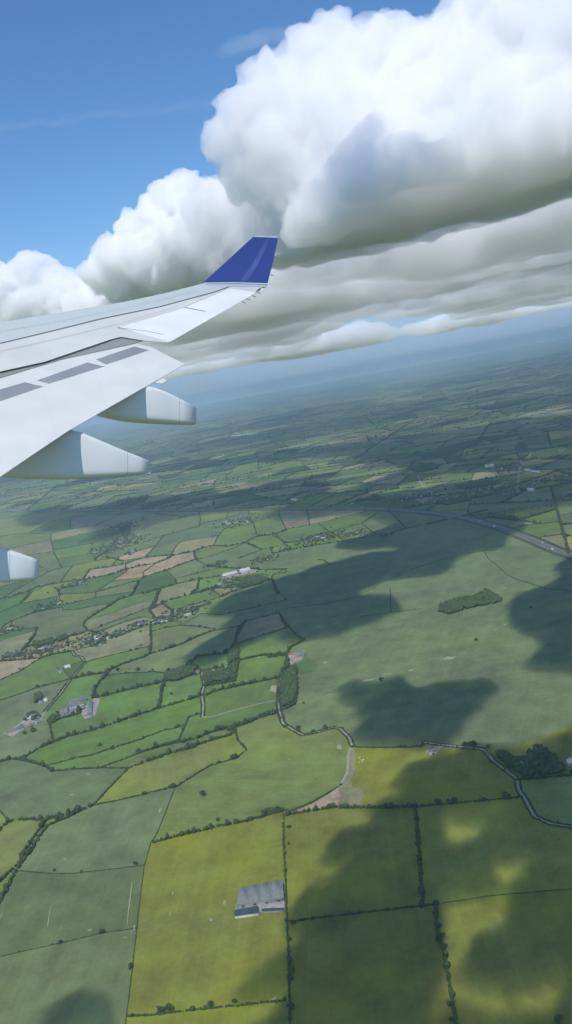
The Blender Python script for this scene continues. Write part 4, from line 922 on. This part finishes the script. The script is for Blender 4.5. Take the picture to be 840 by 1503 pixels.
def put_tree(px, py, sc, desc, grp='trees along the hedges', k=None):
    W = gnd(px, py); k = rs.randrange(4) if k is None else k
    if tf[k]: tf[k] = False; r = TP[k]
    else:
        r = TP[k].copy(); COL.objects.link(r)
        for c in list(TP[k].children): q = c.copy(); COL.objects.link(q); q.parent = r
    r.location = (W[0], W[1], 0); r.rotation_euler = (0, 0, rs.uniform(0, 6)); r.scale = (sc*rs.uniform(.75, 1.25), sc*rs.uniform(.8, 1.1), sc*rs.uniform(.75, 1.05))
    if desc in ('lone',): tag(r, 'lone dark tree standing in the middle of the olive pasture', 'tree')
    else: later(r, 'tree', desc, (px, py), grp)
    return r
BIG = [(343,1114,1.5),(390,1195,1.3),(399,1193,1.3),(407,1191,1.35),(415,1190,1.1),(37,1078,1.1),(50,1074,1.35),(80,1279,.75),(200,1270,.75),(89,1385,.7),(150,1370,.85),(192,1421,.75),(426,1414,1.1),(428,1428,1.15),(250,1483,.95),(236,1484,.8),(243,1482,.6),(309,1477,.9),(345,1473,.75),(425,1381,.85),
 (662,1478,1.0),(647,1378,.9),(645,1362,.8),(651,1392,.7),(642,1348,.8),(780,893,1.0),(699,941,.9),(460,1075,1.15),(478,1070,1.1),(439,1071,1.1),(446,1033,.7),(560,1000,1.1),(696,1095,1.2),(690,1094,1.0),(683,1095,.9),(717,1098,1.1),(743,1171,1.2),(667,1179,1.1),(659,1179,1.0),(643,1180,1.1),(710,1176,.8),(543,1186,.8),(484,1186,1.0),(500,1185,.7),
 (165,1100,1.2),(120,1280,.4),(66,1094,1.1),(100,1080,1.1),(252,1020,.9),(224,1236,.6),(203,1104,.9),(250,1105,1.0),(311,1085,1.1),(270,1090,1.0),(320,1205,.7),(366,1204,.8),(383,1201,.7),(430,1356,.7),(427,1440,.8),(428,1480,.9),(612,1230,.8),(615,1260,.8),(618,1290,.7),(620,1310,.8),(655,1420,.7),(665,1500,.8),
 (820,1500,1.1),(522,1186,.7),(575,1182,.7),(424,1215,.6),(424,1240,.6),(225,985,1.0),(173,985,1.1),(203,985,1.2),(207,948,1.0),(186,988,.8),(147,1095,.9),(30,983,.9)]
T0 = put_tree(299, 1168, 1.15, 'lone', k=3)
for a, b, s in BIG: put_tree(a, b, s*rs.uniform(.75, .95), 'round dark tree' if s > 1 else 'small dark tree')
cnt = 0
cand = [(st, P) for st, P in LINES if st in 'THr' and P[:, 1].mean() > 860]
for st, P in cand:
    L_ = np.hypot(*np.diff(P, axis=0).T); tot = L_.sum(); n = int(tot/(13 if st == 'T' else 40)) if P[:, 1].mean() < 1180 else 0; cum = np.r_[0, np.cumsum(L_)]
    for _ in range(n):
        if cnt >= 215: break
        u = rs.uniform(0, tot); j = min(len(L_)-1, int(np.searchsorted(cum, u)-1)); p = P[j]+(P[j+1]-P[j])*((u-cum[j])/max(L_[j], 1e-6))
        if not (0 < p[0] < 840 and p[1] < 1500): continue
        put_tree(p[0], p[1], rs.uniform(.45, .9), 'hedgerow tree'); cnt += 1
settle()
# ---------------------------------------------------------------- unseen clouds, shaped to lay shade on the fields
SH = {  # outlines of the shade on the ground (photo pixels) and the holes the sun comes through
'middle': ([(292,962),(296,948),(314,928),(330,912),(306,900),(306,888),(350,875),(400,856),(450,840),(500,828),(545,815),(572,812),(568,806),(525,812),(512,800),(530,788),(562,778),(575,762),(590,752),(640,745),(760,762),(746,785),(735,802),(710,808),(672,825),(665,835),(696,843),(672,849),(610,855),(565,862),(505,872),(535,885),(568,895),(545,912),(495,920),(450,944),(420,926),(380,937),(350,948),(338,962)], [], 1900, 150),
'lobe': ([(498,1008),(525,995),(545,1012),(560,998),(610,1012),(650,1003),(705,1003),(738,1015),(736,1038),(715,1055),(705,1080),(660,1098),(600,1102),(520,1092),(503,1068),(512,1052),(530,1040),(505,1030)], [], 1500, 110),
'right': ([(770,872),(748,912),(748,930),(772,943),(750,965),(790,985),(840,1002),(960,1010),(1000,900),(960,780),(840,808),(790,832),(810,848),(840,860)], [], 1850, 130),
'front': ([(556,1142),(575,1133),(625,1133),(662,1118),(682,1108),(702,1085),(720,1094),(780,1112),(900,1060),(1040,1080),(1100,1760),(420,1800),(300,1800),(290,1700),(340,1560),(430,1512),(414,1490),(350,1455),(400,1418),(438,1410),(424,1350),(442,1328),(470,1308),(490,1298),(486,1272),(458,1268),(466,1234),(500,1222),(530,1242),(557,1228),(552,1190),(600,1186),(560,1168)],
   [((662,1226),30,16),((778,1290),42,24),((700,1360),75,26),((735,1490),75,42),((640,1480),38,30),((428,1388),14,20),((585,1316),55,11),((640,1412),24,36),((545,1420),14,40),((800,1440),30,20),((620,1120),14,6)], 1300, 100),
'small': ([(85,1500),(100,1475),(125,1465),(150,1478),(170,1500),(150,1560),(60,1560)], [], 1300, 50),
'band': ([(-60,768),(0,756),(90,775),(150,790),(240,762),(300,768),(352,752),(400,765),(540,752),(570,765),(640,775),(770,775),(790,750),(960,740),(980,690),(840,660),(800,672),(760,690),(700,672),(640,668),(560,680),(600,700),(580,722),(500,726),(470,700),(380,700),(330,728),(240,722),(160,738),(90,752),(-60,756)],
   [((150,742),40,5),((600,712),22,5),((515,722),18,3),((395,733),30,5),((645,708),24,8),((115,735),22,5),((450,745),20,3),((790,695),45,6),((735,697),22,4)], 4700, 300),
'beyond': ([(-150,718),(0,694),(90,690),(200,668),(330,640),(400,652),(440,640),(560,606),(600,612),(700,575),(840,560),(960,540),(960,520),(800,545),(600,565),(420,596),(330,602),(200,640),(0,672),(-150,700)], [((300,650),30,5),((470,622),50,4)], 7200, 500),
'beyond2': ([(560,640),(640,625),(720,606),(800,600),(960,590),(960,655),(820,650),(760,640),(700,655),(620,660),(600,650)], [((680,612),40,5)], 6200, 450),
'far': ([(380,586),(500,560),(840,498),(960,480),(960,492),(840,514),(640,545),(500,578),(420,592)], [((600,545),70,3),((740,527),40,2)], 1600, 450),
}
CLOUD = vol_mat('cloud_water', (.994, .993, 1), 0.0080, 0.0); DENSE = vol_mat('dense_cloud_water', (.996, .996, 1), 0.014, 0.0); SHRED = vol_mat('torn_shade_cloud_water', (.995, .9975, 1), 0.021, 0.0); SOFT = vol_mat('soft_cloud_water', (.997, .997, 1), 0.0021, 0.0)
THIN = vol_mat('thin_cloud_water', (1, 1, 1), 0.0042, 0.0)
def boxblur(a, r):
    if r < 1: return a
    for ax in (0, 1):
        for _ in range(3):
            p = np.pad(a, [(r, r) if k == ax else (0, 0) for k in (0, 1)], mode='edge'); c = np.cumsum(p, ax)
            z = np.zeros_like(np.take(c, [0], ax)); c = np.concatenate([z, c], ax)
            n = a.shape[ax]; a = (np.take(c, range(2*r+1, 2*r+1+n), ax)-np.take(c, range(0, n), ax))/(2*r+1)
    return a
def shade_cloud(key, label, mat, step, blur, wob):
    poly, holes, z, thick = SH[key]
    G = gnd(*np.array(poly, float).T); off = SUN[:2]*(z/SUN[2])
    lo = G.min(0)-300; hi = G.max(0)+300; hi = np.minimum(hi, 45000)
    xs = np.arange(lo[0], hi[0]+step, step); ys = np.arange(lo[1], hi[1]+step, step); X, Y = np.meshgrid(xs, ys)
    P3 = np.c_[X.ravel(), Y.ravel()]; z0_ = P3[:, :1]*0; wq = wob*.75
    Pw = P3+wob*1.9*np.c_[fbm(np.c_[P3/wq, z0_], 5, 301, .68)-.5, fbm(np.c_[P3/wq, z0_], 5, 401, .68)-.5]; q, _ = pix(np.c_[Pw, z0_])
    okv = P3[:, 1] > 60
    m = (inpoly(q, poly) & okv).astype(float)
    for (c, rx, ry) in holes:
        m[((q[:, 0]-c[0])/rx)**2+((q[:, 1]-c[1])/ry)**2 < .8] = 0
    m = boxblur(m.reshape(X.shape), blur).ravel()
    sd = len(key)*7+len(poly)
    m = m+((fbm(np.c_[P3/(wob*1.3), P3[:, 0]*0], 5, sd, .62)-.5)*1.9)*np.exp(-((m-.5)/.40)**2)
    ny, nx = X.shape; t = np.sqrt(np.clip((m-.5)*4.5, 0, 1))
    n1 = fbm(np.c_[P3/wob, P3[:, 0]*0+sd], 4, sd, .55, True); n2 = fbm(np.c_[P3/(wob*1.6), P3[:, 0]*0], 3, sd+9)
    W = P3+off; qq, zz = pix(np.c_[W, W[:, 0]*0+z]); print('INVIEW', key, int(((m > .5) & (zz > 0) & (qq[:, 0] > 0) & (qq[:, 0] < 840) & (qq[:, 1] > 0)).sum()), int((m > .5).sum()))
    top = z+t*thick*(.35+.95*n1); bot = z-t*thick*.22*(.2+1.4*n2)
    ins = (m > .5).reshape(ny, nx); cell = ins[:-1, :-1] | ins[1:, :-1] | ins[:-1, 1:] | ins[1:, 1:]
    jj, ii = np.nonzero(cell); a = jj*nx+ii; N = nx*ny
    bid = np.where(ins.ravel(), np.arange(N)+N, np.arange(N))
    Q = np.concatenate([np.c_[a, a+1, a+nx+1, a+nx], bid[np.c_[a, a+nx, a+nx+1, a+1]]])
    V = np.concatenate([np.c_[W, top], np.c_[W, bot]]); used = np.unique(Q); rm = np.full(2*N, -1); rm[used] = np.arange(len(used))
    o = link('cloud', mesh_np('cloud', V[used], rm[Q]), mat); tag(o, label, 'cloud', 'unseen clouds shading the farmland')
    return o
shade_cloud('middle', 'unseen ragged cloud shaped to shade the far half of the big grey-green crop field', SHRED, 13, 2, 190)
shade_cloud('lobe', 'unseen lobed cloud shaped to shade the near end of the big grey-green crop field', SHRED, 9, 2, 110)
shade_cloud('right', 'unseen cloud shaped to shade the right-edge crop field between motorway and wooded farmstead', SHRED, 12, 2, 140)
shade_cloud('front', 'unseen broken cloud with sunny gaps shaped to shade the yellow-green fields in the foreground', SHRED, 7, 2, 70)
shade_cloud('small', 'smallest unseen wisp of cloud shaped to shade the nearest grey-green field at lower left', SHRED, 7, 2, 60)
shade_cloud('band', 'long unseen cloud bank shaped to shade the motorway and the village beyond it', CLOUD, 45, 2, 700)
#'long low cloud bank over the dark wooded belt beyond the village', CLOUD, 110, 2, 1400)
#'grey-based cloud over the dark fields beyond the straight pale road', CLOUD, 70, 2, 900)
#'most distant flat cloud bank, stretched low above the hazy horizon', CLOUD, 220, 2, 2600)

# ---------------------------------------------------------------- the cumulus in view
def L(px, py, D, r, k=1.0, kz=1.0):
    p = at(px, py, D); return (p[0], p[1], p[2], r*k, r, r*kz)
def puffs(specs, n, seed, smin=.2, smax=.45):
    rr = random.Random(seed); out = []
    for s in specs:
        out.append(s); x, y, z, rx, ry, rz = s
        for k in range(n):
            a = rr.uniform(0, 6.28); e = rr.uniform(-.15, 1.45); f = rr.uniform(smin, smax); g_ = min(rx, ry, rz)*1.15
            out.append((x+rx*math.cos(a)*math.cos(e)*.93, y+ry*math.sin(a)*math.cos(e)*.93, z+rz*math.sin(e)*.93, g_*f, g_*f, g_*f))
    return out
def cumulus(label, specs, n, voxel, base, amp, fr, seed, mat=None, group=None, flat=.1):
    me = cumulus_mesh('cloud', puffs(specs, n, seed), voxel, base, amp, fr, seed, flat)
    o = link('cloud', me, mat or CLOUD); tag(o, label, 'cloud', group); return o
cumulus('huge towering cumulus with white rounded tops and a broad grey base at upper right',
 [L(410,185,5700,300),L(490,165,5600,370),L(565,165,5500,360),L(630,220,5400,500),L(705,160,5400,380),L(775,110,5200,430),L(850,75,5200,500),L(940,50,5100,560),L(430,245,5800,340),L(550,215,5250,320),L(590,250,5150,330),L(520,270,5600,480),L(660,290,5200,600,1.6,.6),L(820,260,5000,700,1.6,.6),L(940,230,4900,700,1.5,.6)],
 18, 20, 1500, 120, 240, 4, CLOUD)
cumulus('grey-white shoulder of cloud below the towering cumulus, behind the blue winglet',
 [L(330,345,6600,330),L(400,330,6500,380),L(480,360,6300,420,1.5,.6),L(600,370,6100,460,2,.5),L(300,400,7000,330,1.4,.6),L(220,400,7400,300,1.5,.6)], 16, 22, 1560, 110, 230, 9)
cumulus('bright white cumulus turret rising left of the grey cloud mass',
 [L(262,305,7000,190),L(240,335,7100,210),L(285,310,6900,170),L(215,365,7200,230),L(270,370,6900,280,1.3,1),L(190,400,7300,230,1.4,1)], 18, 15, 1500, 75, 150, 12, DENSE)
cumulus('small low white cumulus with a domed top above the wing leading edge',
 [L(42,405,8200,150),L(70,415,8200,160),L(15,425,8300,170),L(105,428,8100,150),L(145,415,8000,120),L(165,420,7900,110),L(60,450,8200,260,1.8,.7),L(150,455,7900,260,1.6,.7),L(-40,440,8400,230,1.5,.8)], 16, 15, 1480, 65, 140, 15, DENSE)
# the broken deck towards the horizon: eight shapes, copied, turned and scaled
DP = []
for i in range(8):
    rr = random.Random(i+50)
    S_ = [(rr.uniform(-1, 1)*900, rr.uniform(-1, 1)*700, rr.uniform(-30, 260), rr.uniform(260, 560), rr.uniform(260, 520), rr.uniform(120, 330)) for _ in range(10)]
    DP.append(cumulus_mesh('cloud', puffs(S_, 7, 80+i), 32, 0, 120, 260, 60+i, .35)); DP[-1].materials.append(SOFT)
rd = random.Random(77)
for i in range(72):
    far_ = i % 3; D = [rd.uniform(7600, 11500), rd.uniform(10500, 17000), rd.uniform(17000, 34000)][far_]
    pxx = rd.uniform(330, 1000) if i % 4 else rd.uniform(-150, 330)
    if pxx < 330 and D < 9500: D += 3500
    a = ray(pxx, 520); a = a[:2]/np.hypot(*a[:2]); o = link('cloud', DP[i % 8]); s_ = rd.uniform(.75, 1.35)*(1+max(0, D-14000)/26000)*(.7 if pxx < 330 else 1)
    o.location = (a[0]*D, a[1]*D, 1490+rd.uniform(-50, 120)); o.rotation_euler = (0, 0, rd.uniform(0, 6.28)); o.scale = (s_, s_*rd.uniform(.8, 1.2), min(1.15, s_)*rd.uniform(.7, 1.1))
    tag(o, 'flat-based grey-white cloud in the broken deck above the hazy horizon', 'cloud', 'clouds of the deck above the horizon')
def streak(label, pts, D, r, dens, seed, zr=.5):
    m = vol_mat('ice_cloud', (1, 1, 1), dens, 0); S_ = []; rr = random.Random(seed)
    for (a, b), (c, d) in zip(pts[:-1], pts[1:]):
        for t in np.linspace(0, 1, 10):
            p = at(a+(c-a)*t, b+(d-b)*t+rr.uniform(-4, 4), D*(1+rr.uniform(-.05, .05))); f = rr.uniform(.5, 1.1); S_.append((p[0], p[1], p[2], r*f*1.8, r*f, r*f*zr))
    me = cumulus_mesh('cloud', S_, r*.16, -1e5, r*.28, r*.8, seed, 1); o = link('cloud', me, m); tag(o, label, 'cloud'); return o
streak('faint torn white wisp of cloud in the blue sky above the towering cumulus', [(330,78),(365,62),(400,48),(440,55)], 6500, 80, .00026, 3)
streak('long thin hazy streak of high cloud crossing the blue sky at upper left', [(-20,190),(80,178),(180,166),(320,152)], 16000, 150, .00013, 5, .3)
# the grey veil far out that hides the horizon
zb = [];
def bank(label, x0, x1, y0, y1, z0, z1, dens, seed, amp):
    xs = np.linspace(x0, x1, 120); ys = np.linspace(y0, y1, 12); X, Y = np.meshgrid(xs, ys); P = np.c_[X.ravel(), Y.ravel()]
    e = np.minimum(1, np.minimum((P[:, 0]-x0)/9000, (x1-P[:, 0])/9000)); e = np.sqrt(np.clip(e*np.minimum(1, np.minimum((P[:, 1]-y0)/6000, (y1-P[:, 1])/6000)), 0, 1))
    top = z0+(z1-z0)*e*(.75+amp*(fbm(np.c_[P/9000, P[:, 0]*0], 4, seed)-.5)); nx, ny = 120, 12; jj, ii = np.meshgrid(range(ny-1), range(nx-1), indexing='ij'); a = (jj*nx+ii).ravel()
    edge = e < 1e-6; N = nx*ny; bid = np.where(edge, np.arange(N), np.arange(N)+N)
    Q = np.concatenate([np.c_[a, a+1, a+nx+1, a+nx], bid[np.c_[a, a+nx, a+nx+1, a+1]]]); V = np.concatenate([np.c_[P, top], np.c_[P, P[:, 0]*0+z0]])
    used = np.unique(Q); rm = np.full(2*N, -1); rm[used] = np.arange(len(used))
    o = link('cloud', mesh_np('cloud', V[used], rm[Q]), vol_mat('veil', (.80, .93, 1), dens, 0)); tag(o, label, 'cloud'); return o
bank('low blue-grey bank of haze cloud hiding the far horizon', -95000, 95000, 64500, 100000, 30, 11500, 1.3e-4, 3, .5)
# ---------------------------------------------------------------- the aircraft wing
WA, WB, WC = -1.5e-5, 9.04e-5, .00118
def camp(px, py, d): return CAM + d*(fwd+(px-CX)/FPX*RT+(CY-py)/FPX*UP)
_n = np.array([-1200*WA, 1200*WB, -(420*WA+751.5*WB+WC)]); _n /= np.linalg.norm(_n); WN = _n[0]*RT+_n[1]*UP+_n[2]*fwd      # wing's upward normal
def wp(px, py, off=0.0):         # a point on the wing plane, or `off` metres above it but still on the same sight line
    d = 1/(WA*px+WB*py+WC); p = CAM+0; v = fwd+(px-CX)/FPX*RT+(CY-py)/FPX*UP
    p0 = camp(px, py, d); return p0+v*(off/(v@WN))
AFT = wp(395, 416)-wp(298, 415); AFT /= np.linalg.norm(AFT)
def paint(name, c, rough, var=.055, dirt=.0, coat=.3):
    m = flat_mat(name, c, rough, var, .9, .5); b = m.node_tree.nodes['Principled BSDF']; b.inputs['Coat Weight'].default_value = coat; b.inputs['Coat Roughness'].default_value = .25; return m
W_SKIN = paint('wing_grey_paint', (.565, .575, .575), .42); W_LE = paint('leading_edge_metal', (.47, .52, .54), .32, .02); W_WHITE = paint('white_control_surface_paint', (.72, .73, .74), .4); W_FLAP = paint('flap_paint', (.60, .605, .605), .42)
W_STRIP = paint('grey_wear_strip', (.22, .235, .27), .5, .12); W_DARK = paint('gap_shade_grey', (.22, .23, .235), .6); W_BLUE = paint('blue_winglet_paint', (.04, .065, .25), .3, .05); W_BLUE2 = paint('pale_blue_winglet_band', (.075, .105, .31), .35, .3); W_POD = paint('fairing_paint', (.70, .71, .715), .45, .02)  # gap grey is darkened to carry the shade under the trailing edge
W_SEAM = flat_mat('panel_seam', (.07, .075, .08)); 
wing = empty('airplane_wing', tuple(wp(-150, 600, -.3))); wing_o = np.array(wing.location)
def wmesh(name, V, F, mat, parent=None, smooth_=False):
    me = bpy.data.meshes.new(name); me.from_pydata([tuple(np.asarray(v)-wing_o) for v in V], [], F); 
    if smooth_: me.polygons.foreach_set('use_smooth', [True]*len(me.polygons))
    me.update(); o = link(name, me, mat, parent or wing); return o
def plate(name, pts, off, edge, belly, mat, parent=None, inset=.16):
    T = [wp(a, b, off) for a, b in pts]; n = len(T); c = sum(T)/n
    E = [p-WN*edge for p in T]; Bv = [p+(c-p)*inset-WN*belly for p in T]
    F = [tuple(range(n)), tuple(range(3*n-1, 2*n-1, -1))]+[(i+n, (i+1) % n+n, (i+1) % n, i) for i in range(n)]+[(i+2*n, (i+1) % n+2*n, (i+1) % n+n, i+n) for i in range(n)]
    return wmesh(name, T+E+Bv, F, mat, parent)
def seam(pts, off, width, parent, mat=None, name='panel_seam'):
    V = []; 
    for (a, b) in pts: V += [wp(a, b-width/2, off), wp(a, b+width/2, off)]
    return wmesh(name, V, [(2*i, 2*i+1, 2*i+3, 2*i+2) for i in range(len(pts)-1)], mat or W_SEAM, parent)
skin = plate('wing_skin', [(-170,542),(0,504.2),(74,486.5),(148,468.2),(235,450.2),(317,428.2),(337,420.5),(383,421),(376,427.5),(338,422.6),(271,450.5),(172,481),(250,501.5),(247,502.8),(213,500),(178,494.2),(164,497.6),(66,531),(0,545.5),(-170,590)], 0, .012, .06, W_SKIN, inset=.3)
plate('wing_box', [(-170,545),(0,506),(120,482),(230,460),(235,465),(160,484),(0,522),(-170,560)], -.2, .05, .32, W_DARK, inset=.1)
le = plate('leading_edge', [(-170,506),(0,473),(90,458.5),(180,443.5),(240,431),(298,416),(393,417),(388,421.5),(383,420.6),(337,420),(317,427.4),(235,449.4),(148,467.4),(74,485.7),(0,503.4),(-170,541)], .004, .03, .30, W_LE)
ail = plate('aileron', [(338,423),(376,428),(372,432),(352,443.5),(300,473),(251,501),(248,501.2),(174,480.6),(271,451)], .01, .008, .10, W_WHITE, inset=.3)
seam([(271,451),(302,457)], .016, .7, ail); seam([(174,480.8),(215,486),(240,491)], .012, .5, skin)
seam([(0,504),(74,486.3),(148,468),(235,450),(317,428),(337,420.6)], .008, 1.0, le)
W_FAINT = flat_mat('faint_panel_joint', (.44, .45, .455))
for q in ([(-20,520),(80,498),(180,474),(262,449)], [(60,489),(78,531)], [(120,475),(140,508)], [(180,461),(192,480)], [(235,451),(252,463)], [(292,435),(300,441)]): seam(q, .006, .45, skin, W_FAINT)
for q in ([(0,487),(90,471),(200,449),(290,427)], [(100,458),(112,477)], [(170,446),(182,461)], [(230,434),(240,448)]): seam(q, .009, .4, le, W_FAINT)
seam([(0,545.6),(66,531),(164,498)], .006, .5, skin)
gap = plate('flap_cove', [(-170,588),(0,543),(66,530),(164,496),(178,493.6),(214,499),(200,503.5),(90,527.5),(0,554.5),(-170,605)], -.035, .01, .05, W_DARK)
flap = plate('flap', [(-170,604),(0,553.5),(90,526.5),(176,498.5),(200,504),(224,510),(240,519),(271.5,534.5),(232,557),(160,598),(100,632.5),(50,666),(0,700),(-170,812)], -.05, .012, .22, W_FLAP, inset=.25)
for q in ([(-170,617),(-40,583),(38,560.6),(64,567),(0,589),(-170,640)], [(54,558.5),(130,531.5),(154,537.5),(72,563)], [(141,527.5),(197,508.5),(219,514),(156,535)]):
    plate('wear_strip', q, -.046, .004, .006, W_STRIP, flap, .05)
for q in ([(38,560.5),(56,565.2)], [(130,531.5),(152,537)], [(46,558.5),(70,564)]): seam(q, -.041, 1.2, flap, W_POD, 'hinge_cover')
for q in ([(60,566),(84,640)], [(140,548),(158,597)]): seam(q, -.042, .4, flap, W_FAINT)
tab = plate('fairing_tip', [(224,559),(232,554.5),(241,556),(246,559),(238,563),(228,561.5)], -.07, .02, .03, W_FLAP, flap)
# winglet
b0, b1 = wp(298, 415.2), wp(396, 416.2); d0 = (b0-CAM)@fwd; d1 = (b1-CAM)@fwd
WLN = np.cross(b1-b0, (camp(375,346,(d0+d1)/2+.9)-b0)); WLN /= np.linalg.norm(WLN); WLN = WLN if WLN@(CAM-b0) > 0 else -WLN
def wl(px, py, off=0.0):
    v = fwd+(px-CX)/FPX*RT+(CY-py)/FPX*UP; t = ((b0-CAM)@WLN+off)/(v@WLN); return CAM+v*t
def wplate(name, pts, off, th, mat, parent=None):
    T = [wl(a, b, off) for a, b in pts]; B_ = [p-WLN*th for p in T]; n = len(T)
    return wmesh(name, T+B_, [tuple(range(n)), tuple(range(2*n-1, n-1, -1))]+[(i+n, (i+1) % n+n, (i+1) % n, i) for i in range(n)], mat, parent)
wlt = wplate('winglet', [(297.5,415.5),(330,386),(358,360),(371,348.5),(378,346.3),(408.5,347.5),(407,357),(400,388),(393,416)], 0, .09, W_BLUE)
wplate('winglet_pale_band', [(352,413),(360,403),(372,385),(384,363),(391,351),(396,351),(389,368),(379,388),(368,405),(361,414)], .004, .003, W_BLUE2, wlt)  # a slightly paler blue band across the winglet face
wplate('tip_cap', [(371,347.6),(378,345.6),(409,346.8),(408.6,349),(378,347.9)], .006, .10, W_LE, wlt)
seam([(300,415.6),(345,415),(394,416.5)], .03, 1.2, wlt, W_WHITE, 'root_fillet')
# static wicks
def rod(name, p, q, r, mat, parent):
    p, q = np.array(p), np.array(q); a = q-p; a /= np.linalg.norm(a); u = np.cross(a, WN); u /= np.linalg.norm(u); v = np.cross(a, u)
    V = [c+(u*math.cos(1.57*j)+v*math.sin(1.57*j))*r for c in (p, q) for j in range(4)]
    return wmesh(name, V, [(0, 1, 2, 3), (7, 6, 5, 4)]+[(j, j+4, (j+1) % 4+4, (j+1) % 4) for j in range(4)], mat, parent)
JOINT = flat_mat('fairing_joint_sealant', (.33, .34, .34))
M_WICK = flat_mat('static_wick', (.25, .25, .25))
for (a, b, c, d) in ((376,428,381,430),(369,433,375,435.5),(362,438,367,440),(355,442,360,444.5),(385,421,390,422.5)): rod('static_wick', wp(a, b), wp(c, d), .018, M_WICK, wing)
for (a, b, c, d) in ((397,403,402,404.5),(402,376,407,377.5),(408,348,410,349)): rod('static_wick', wl(a, b), wl(c, d), .015, M_WICK, wing)
# flap track fairings: long rounded boxes that taper to a blunt tail
def pod(sec, dep, halfw, seamx, label=None):
    """sec: (image x, top y, bottom y); dep: distance at first and last section"""
    k = 24; V = []; n = len(sec)
    for i, (x, yt, yb) in enumerate(sec):
        d = dep[0]+(dep[1]-dep[0])*i/(n-1); cpt = camp(x, (yt+yb)/2, d); hh = (yb-yt)/2/FPX*d; hw = halfw[i]
        side = np.cross(AFT, UP); side /= np.linalg.norm(side)
        for j in range(k):
            t = 6.283*j/k; cx_, sx_ = math.cos(t), math.sin(t); e = .30
            V.append(cpt+side*hw*math.copysign(abs(cx_)**e, cx_)+UP*hh*math.copysign(abs(sx_)**e, sx_))
    F = [(i*k+j, i*k+(j+1) % k, (i+1)*k+(j+1) % k, (i+1)*k+j) for i in range(n-1) for j in range(k)]+[tuple(range(k-1, -1, -1)), tuple((n-1)*k+j for j in range(k))]
    o = wmesh('flap_track_fairing', V, F, W_POD, None, False); o.data.polygons.foreach_set('use_smooth', [True]*((n-1)*k)+[False, False])
    if label: o['label'] = label
    for sx in seamx:                                          # joints
        i = max(q for q in range(n-1) if sec[q][0] <= sx); f = (sx-sec[i][0])/(sec[i+1][0]-sec[i][0]); R0 = [np.array(V[i*k+j])*(1-f)+np.array(V[(i+1)*k+j])*f for j in range(k)]; c = sum(R0)/k; w_ = .004
        A_ = [c+(p-c)*1.004 for p in R0]; B_ = [p+AFT*w_*2 for p in A_]
        wmesh('fairing_joint', A_+B_, [(j, (j+1) % k, (j+1) % k+k, j+k) for j in range(k)], JOINT, o)
    return o
p1 = pod([(118,588,600),(136,573,606.5),(160,566,613),(190,566,618.5),(222,570,621),(240,576.5,622),(262,587,622.8),(284,598,623.5)], (20.3, 21.2), [.12,.28,.36,.38,.36,.33,.28,.22], [258], 'outermost fairing, with a slanted blunt tail')
p2 = pod([(-80,655,680),(-40,640,692),(0,632,699.5),(45,629,702.8),(92,631,703.6),(115,635.5,703),(140,646,701.5),(165,656.5,699.5),(184,664,698),(200,670,696.2),(216,676.5,694.5)], (18.0, 18.9), [.12,.3,.38,.42,.42,.41,.38,.33,.28,.24,.19], [182], 'middle fairing, ending in a small nub')
p3 = pod([(-190,760,820),(-120,765,852),(-60,780,856),(-10,799,854),(20,808.5,852.5),(44,817,850.5),(54,821,848)], (15.6, 16.2), [.2,.36,.38,.36,.33,.29,.26], [10], 'innermost fairing, cut off by the left edge')
nb = [(213,686),(220,690),(220.5,695),(214,697)]
T = [camp(a, b, 18.75) for a, b in nb]; B_ = [p+fwd*.25 for p in T]
wmesh('nub', T+B_, [(0, 1, 2, 3), (7, 6, 5, 4)]+[(i, i+4, (i+1) % 4+4, (i+1) % 4) for i in range(4)], W_POD, p2)
rod('static_wick', camp(54, 829, 16.1), camp(74, 837.5, 16.2), .008, M_WICK, p3)
tag(wing, 'white-grey airplane wing with extended flap, three fairings and an upswept blue winglet', 'airplane wing')
for o in wing.children_recursive:
    if o.type == 'MESH': o.visible_volume_scatter = o.visible_volume_scatter
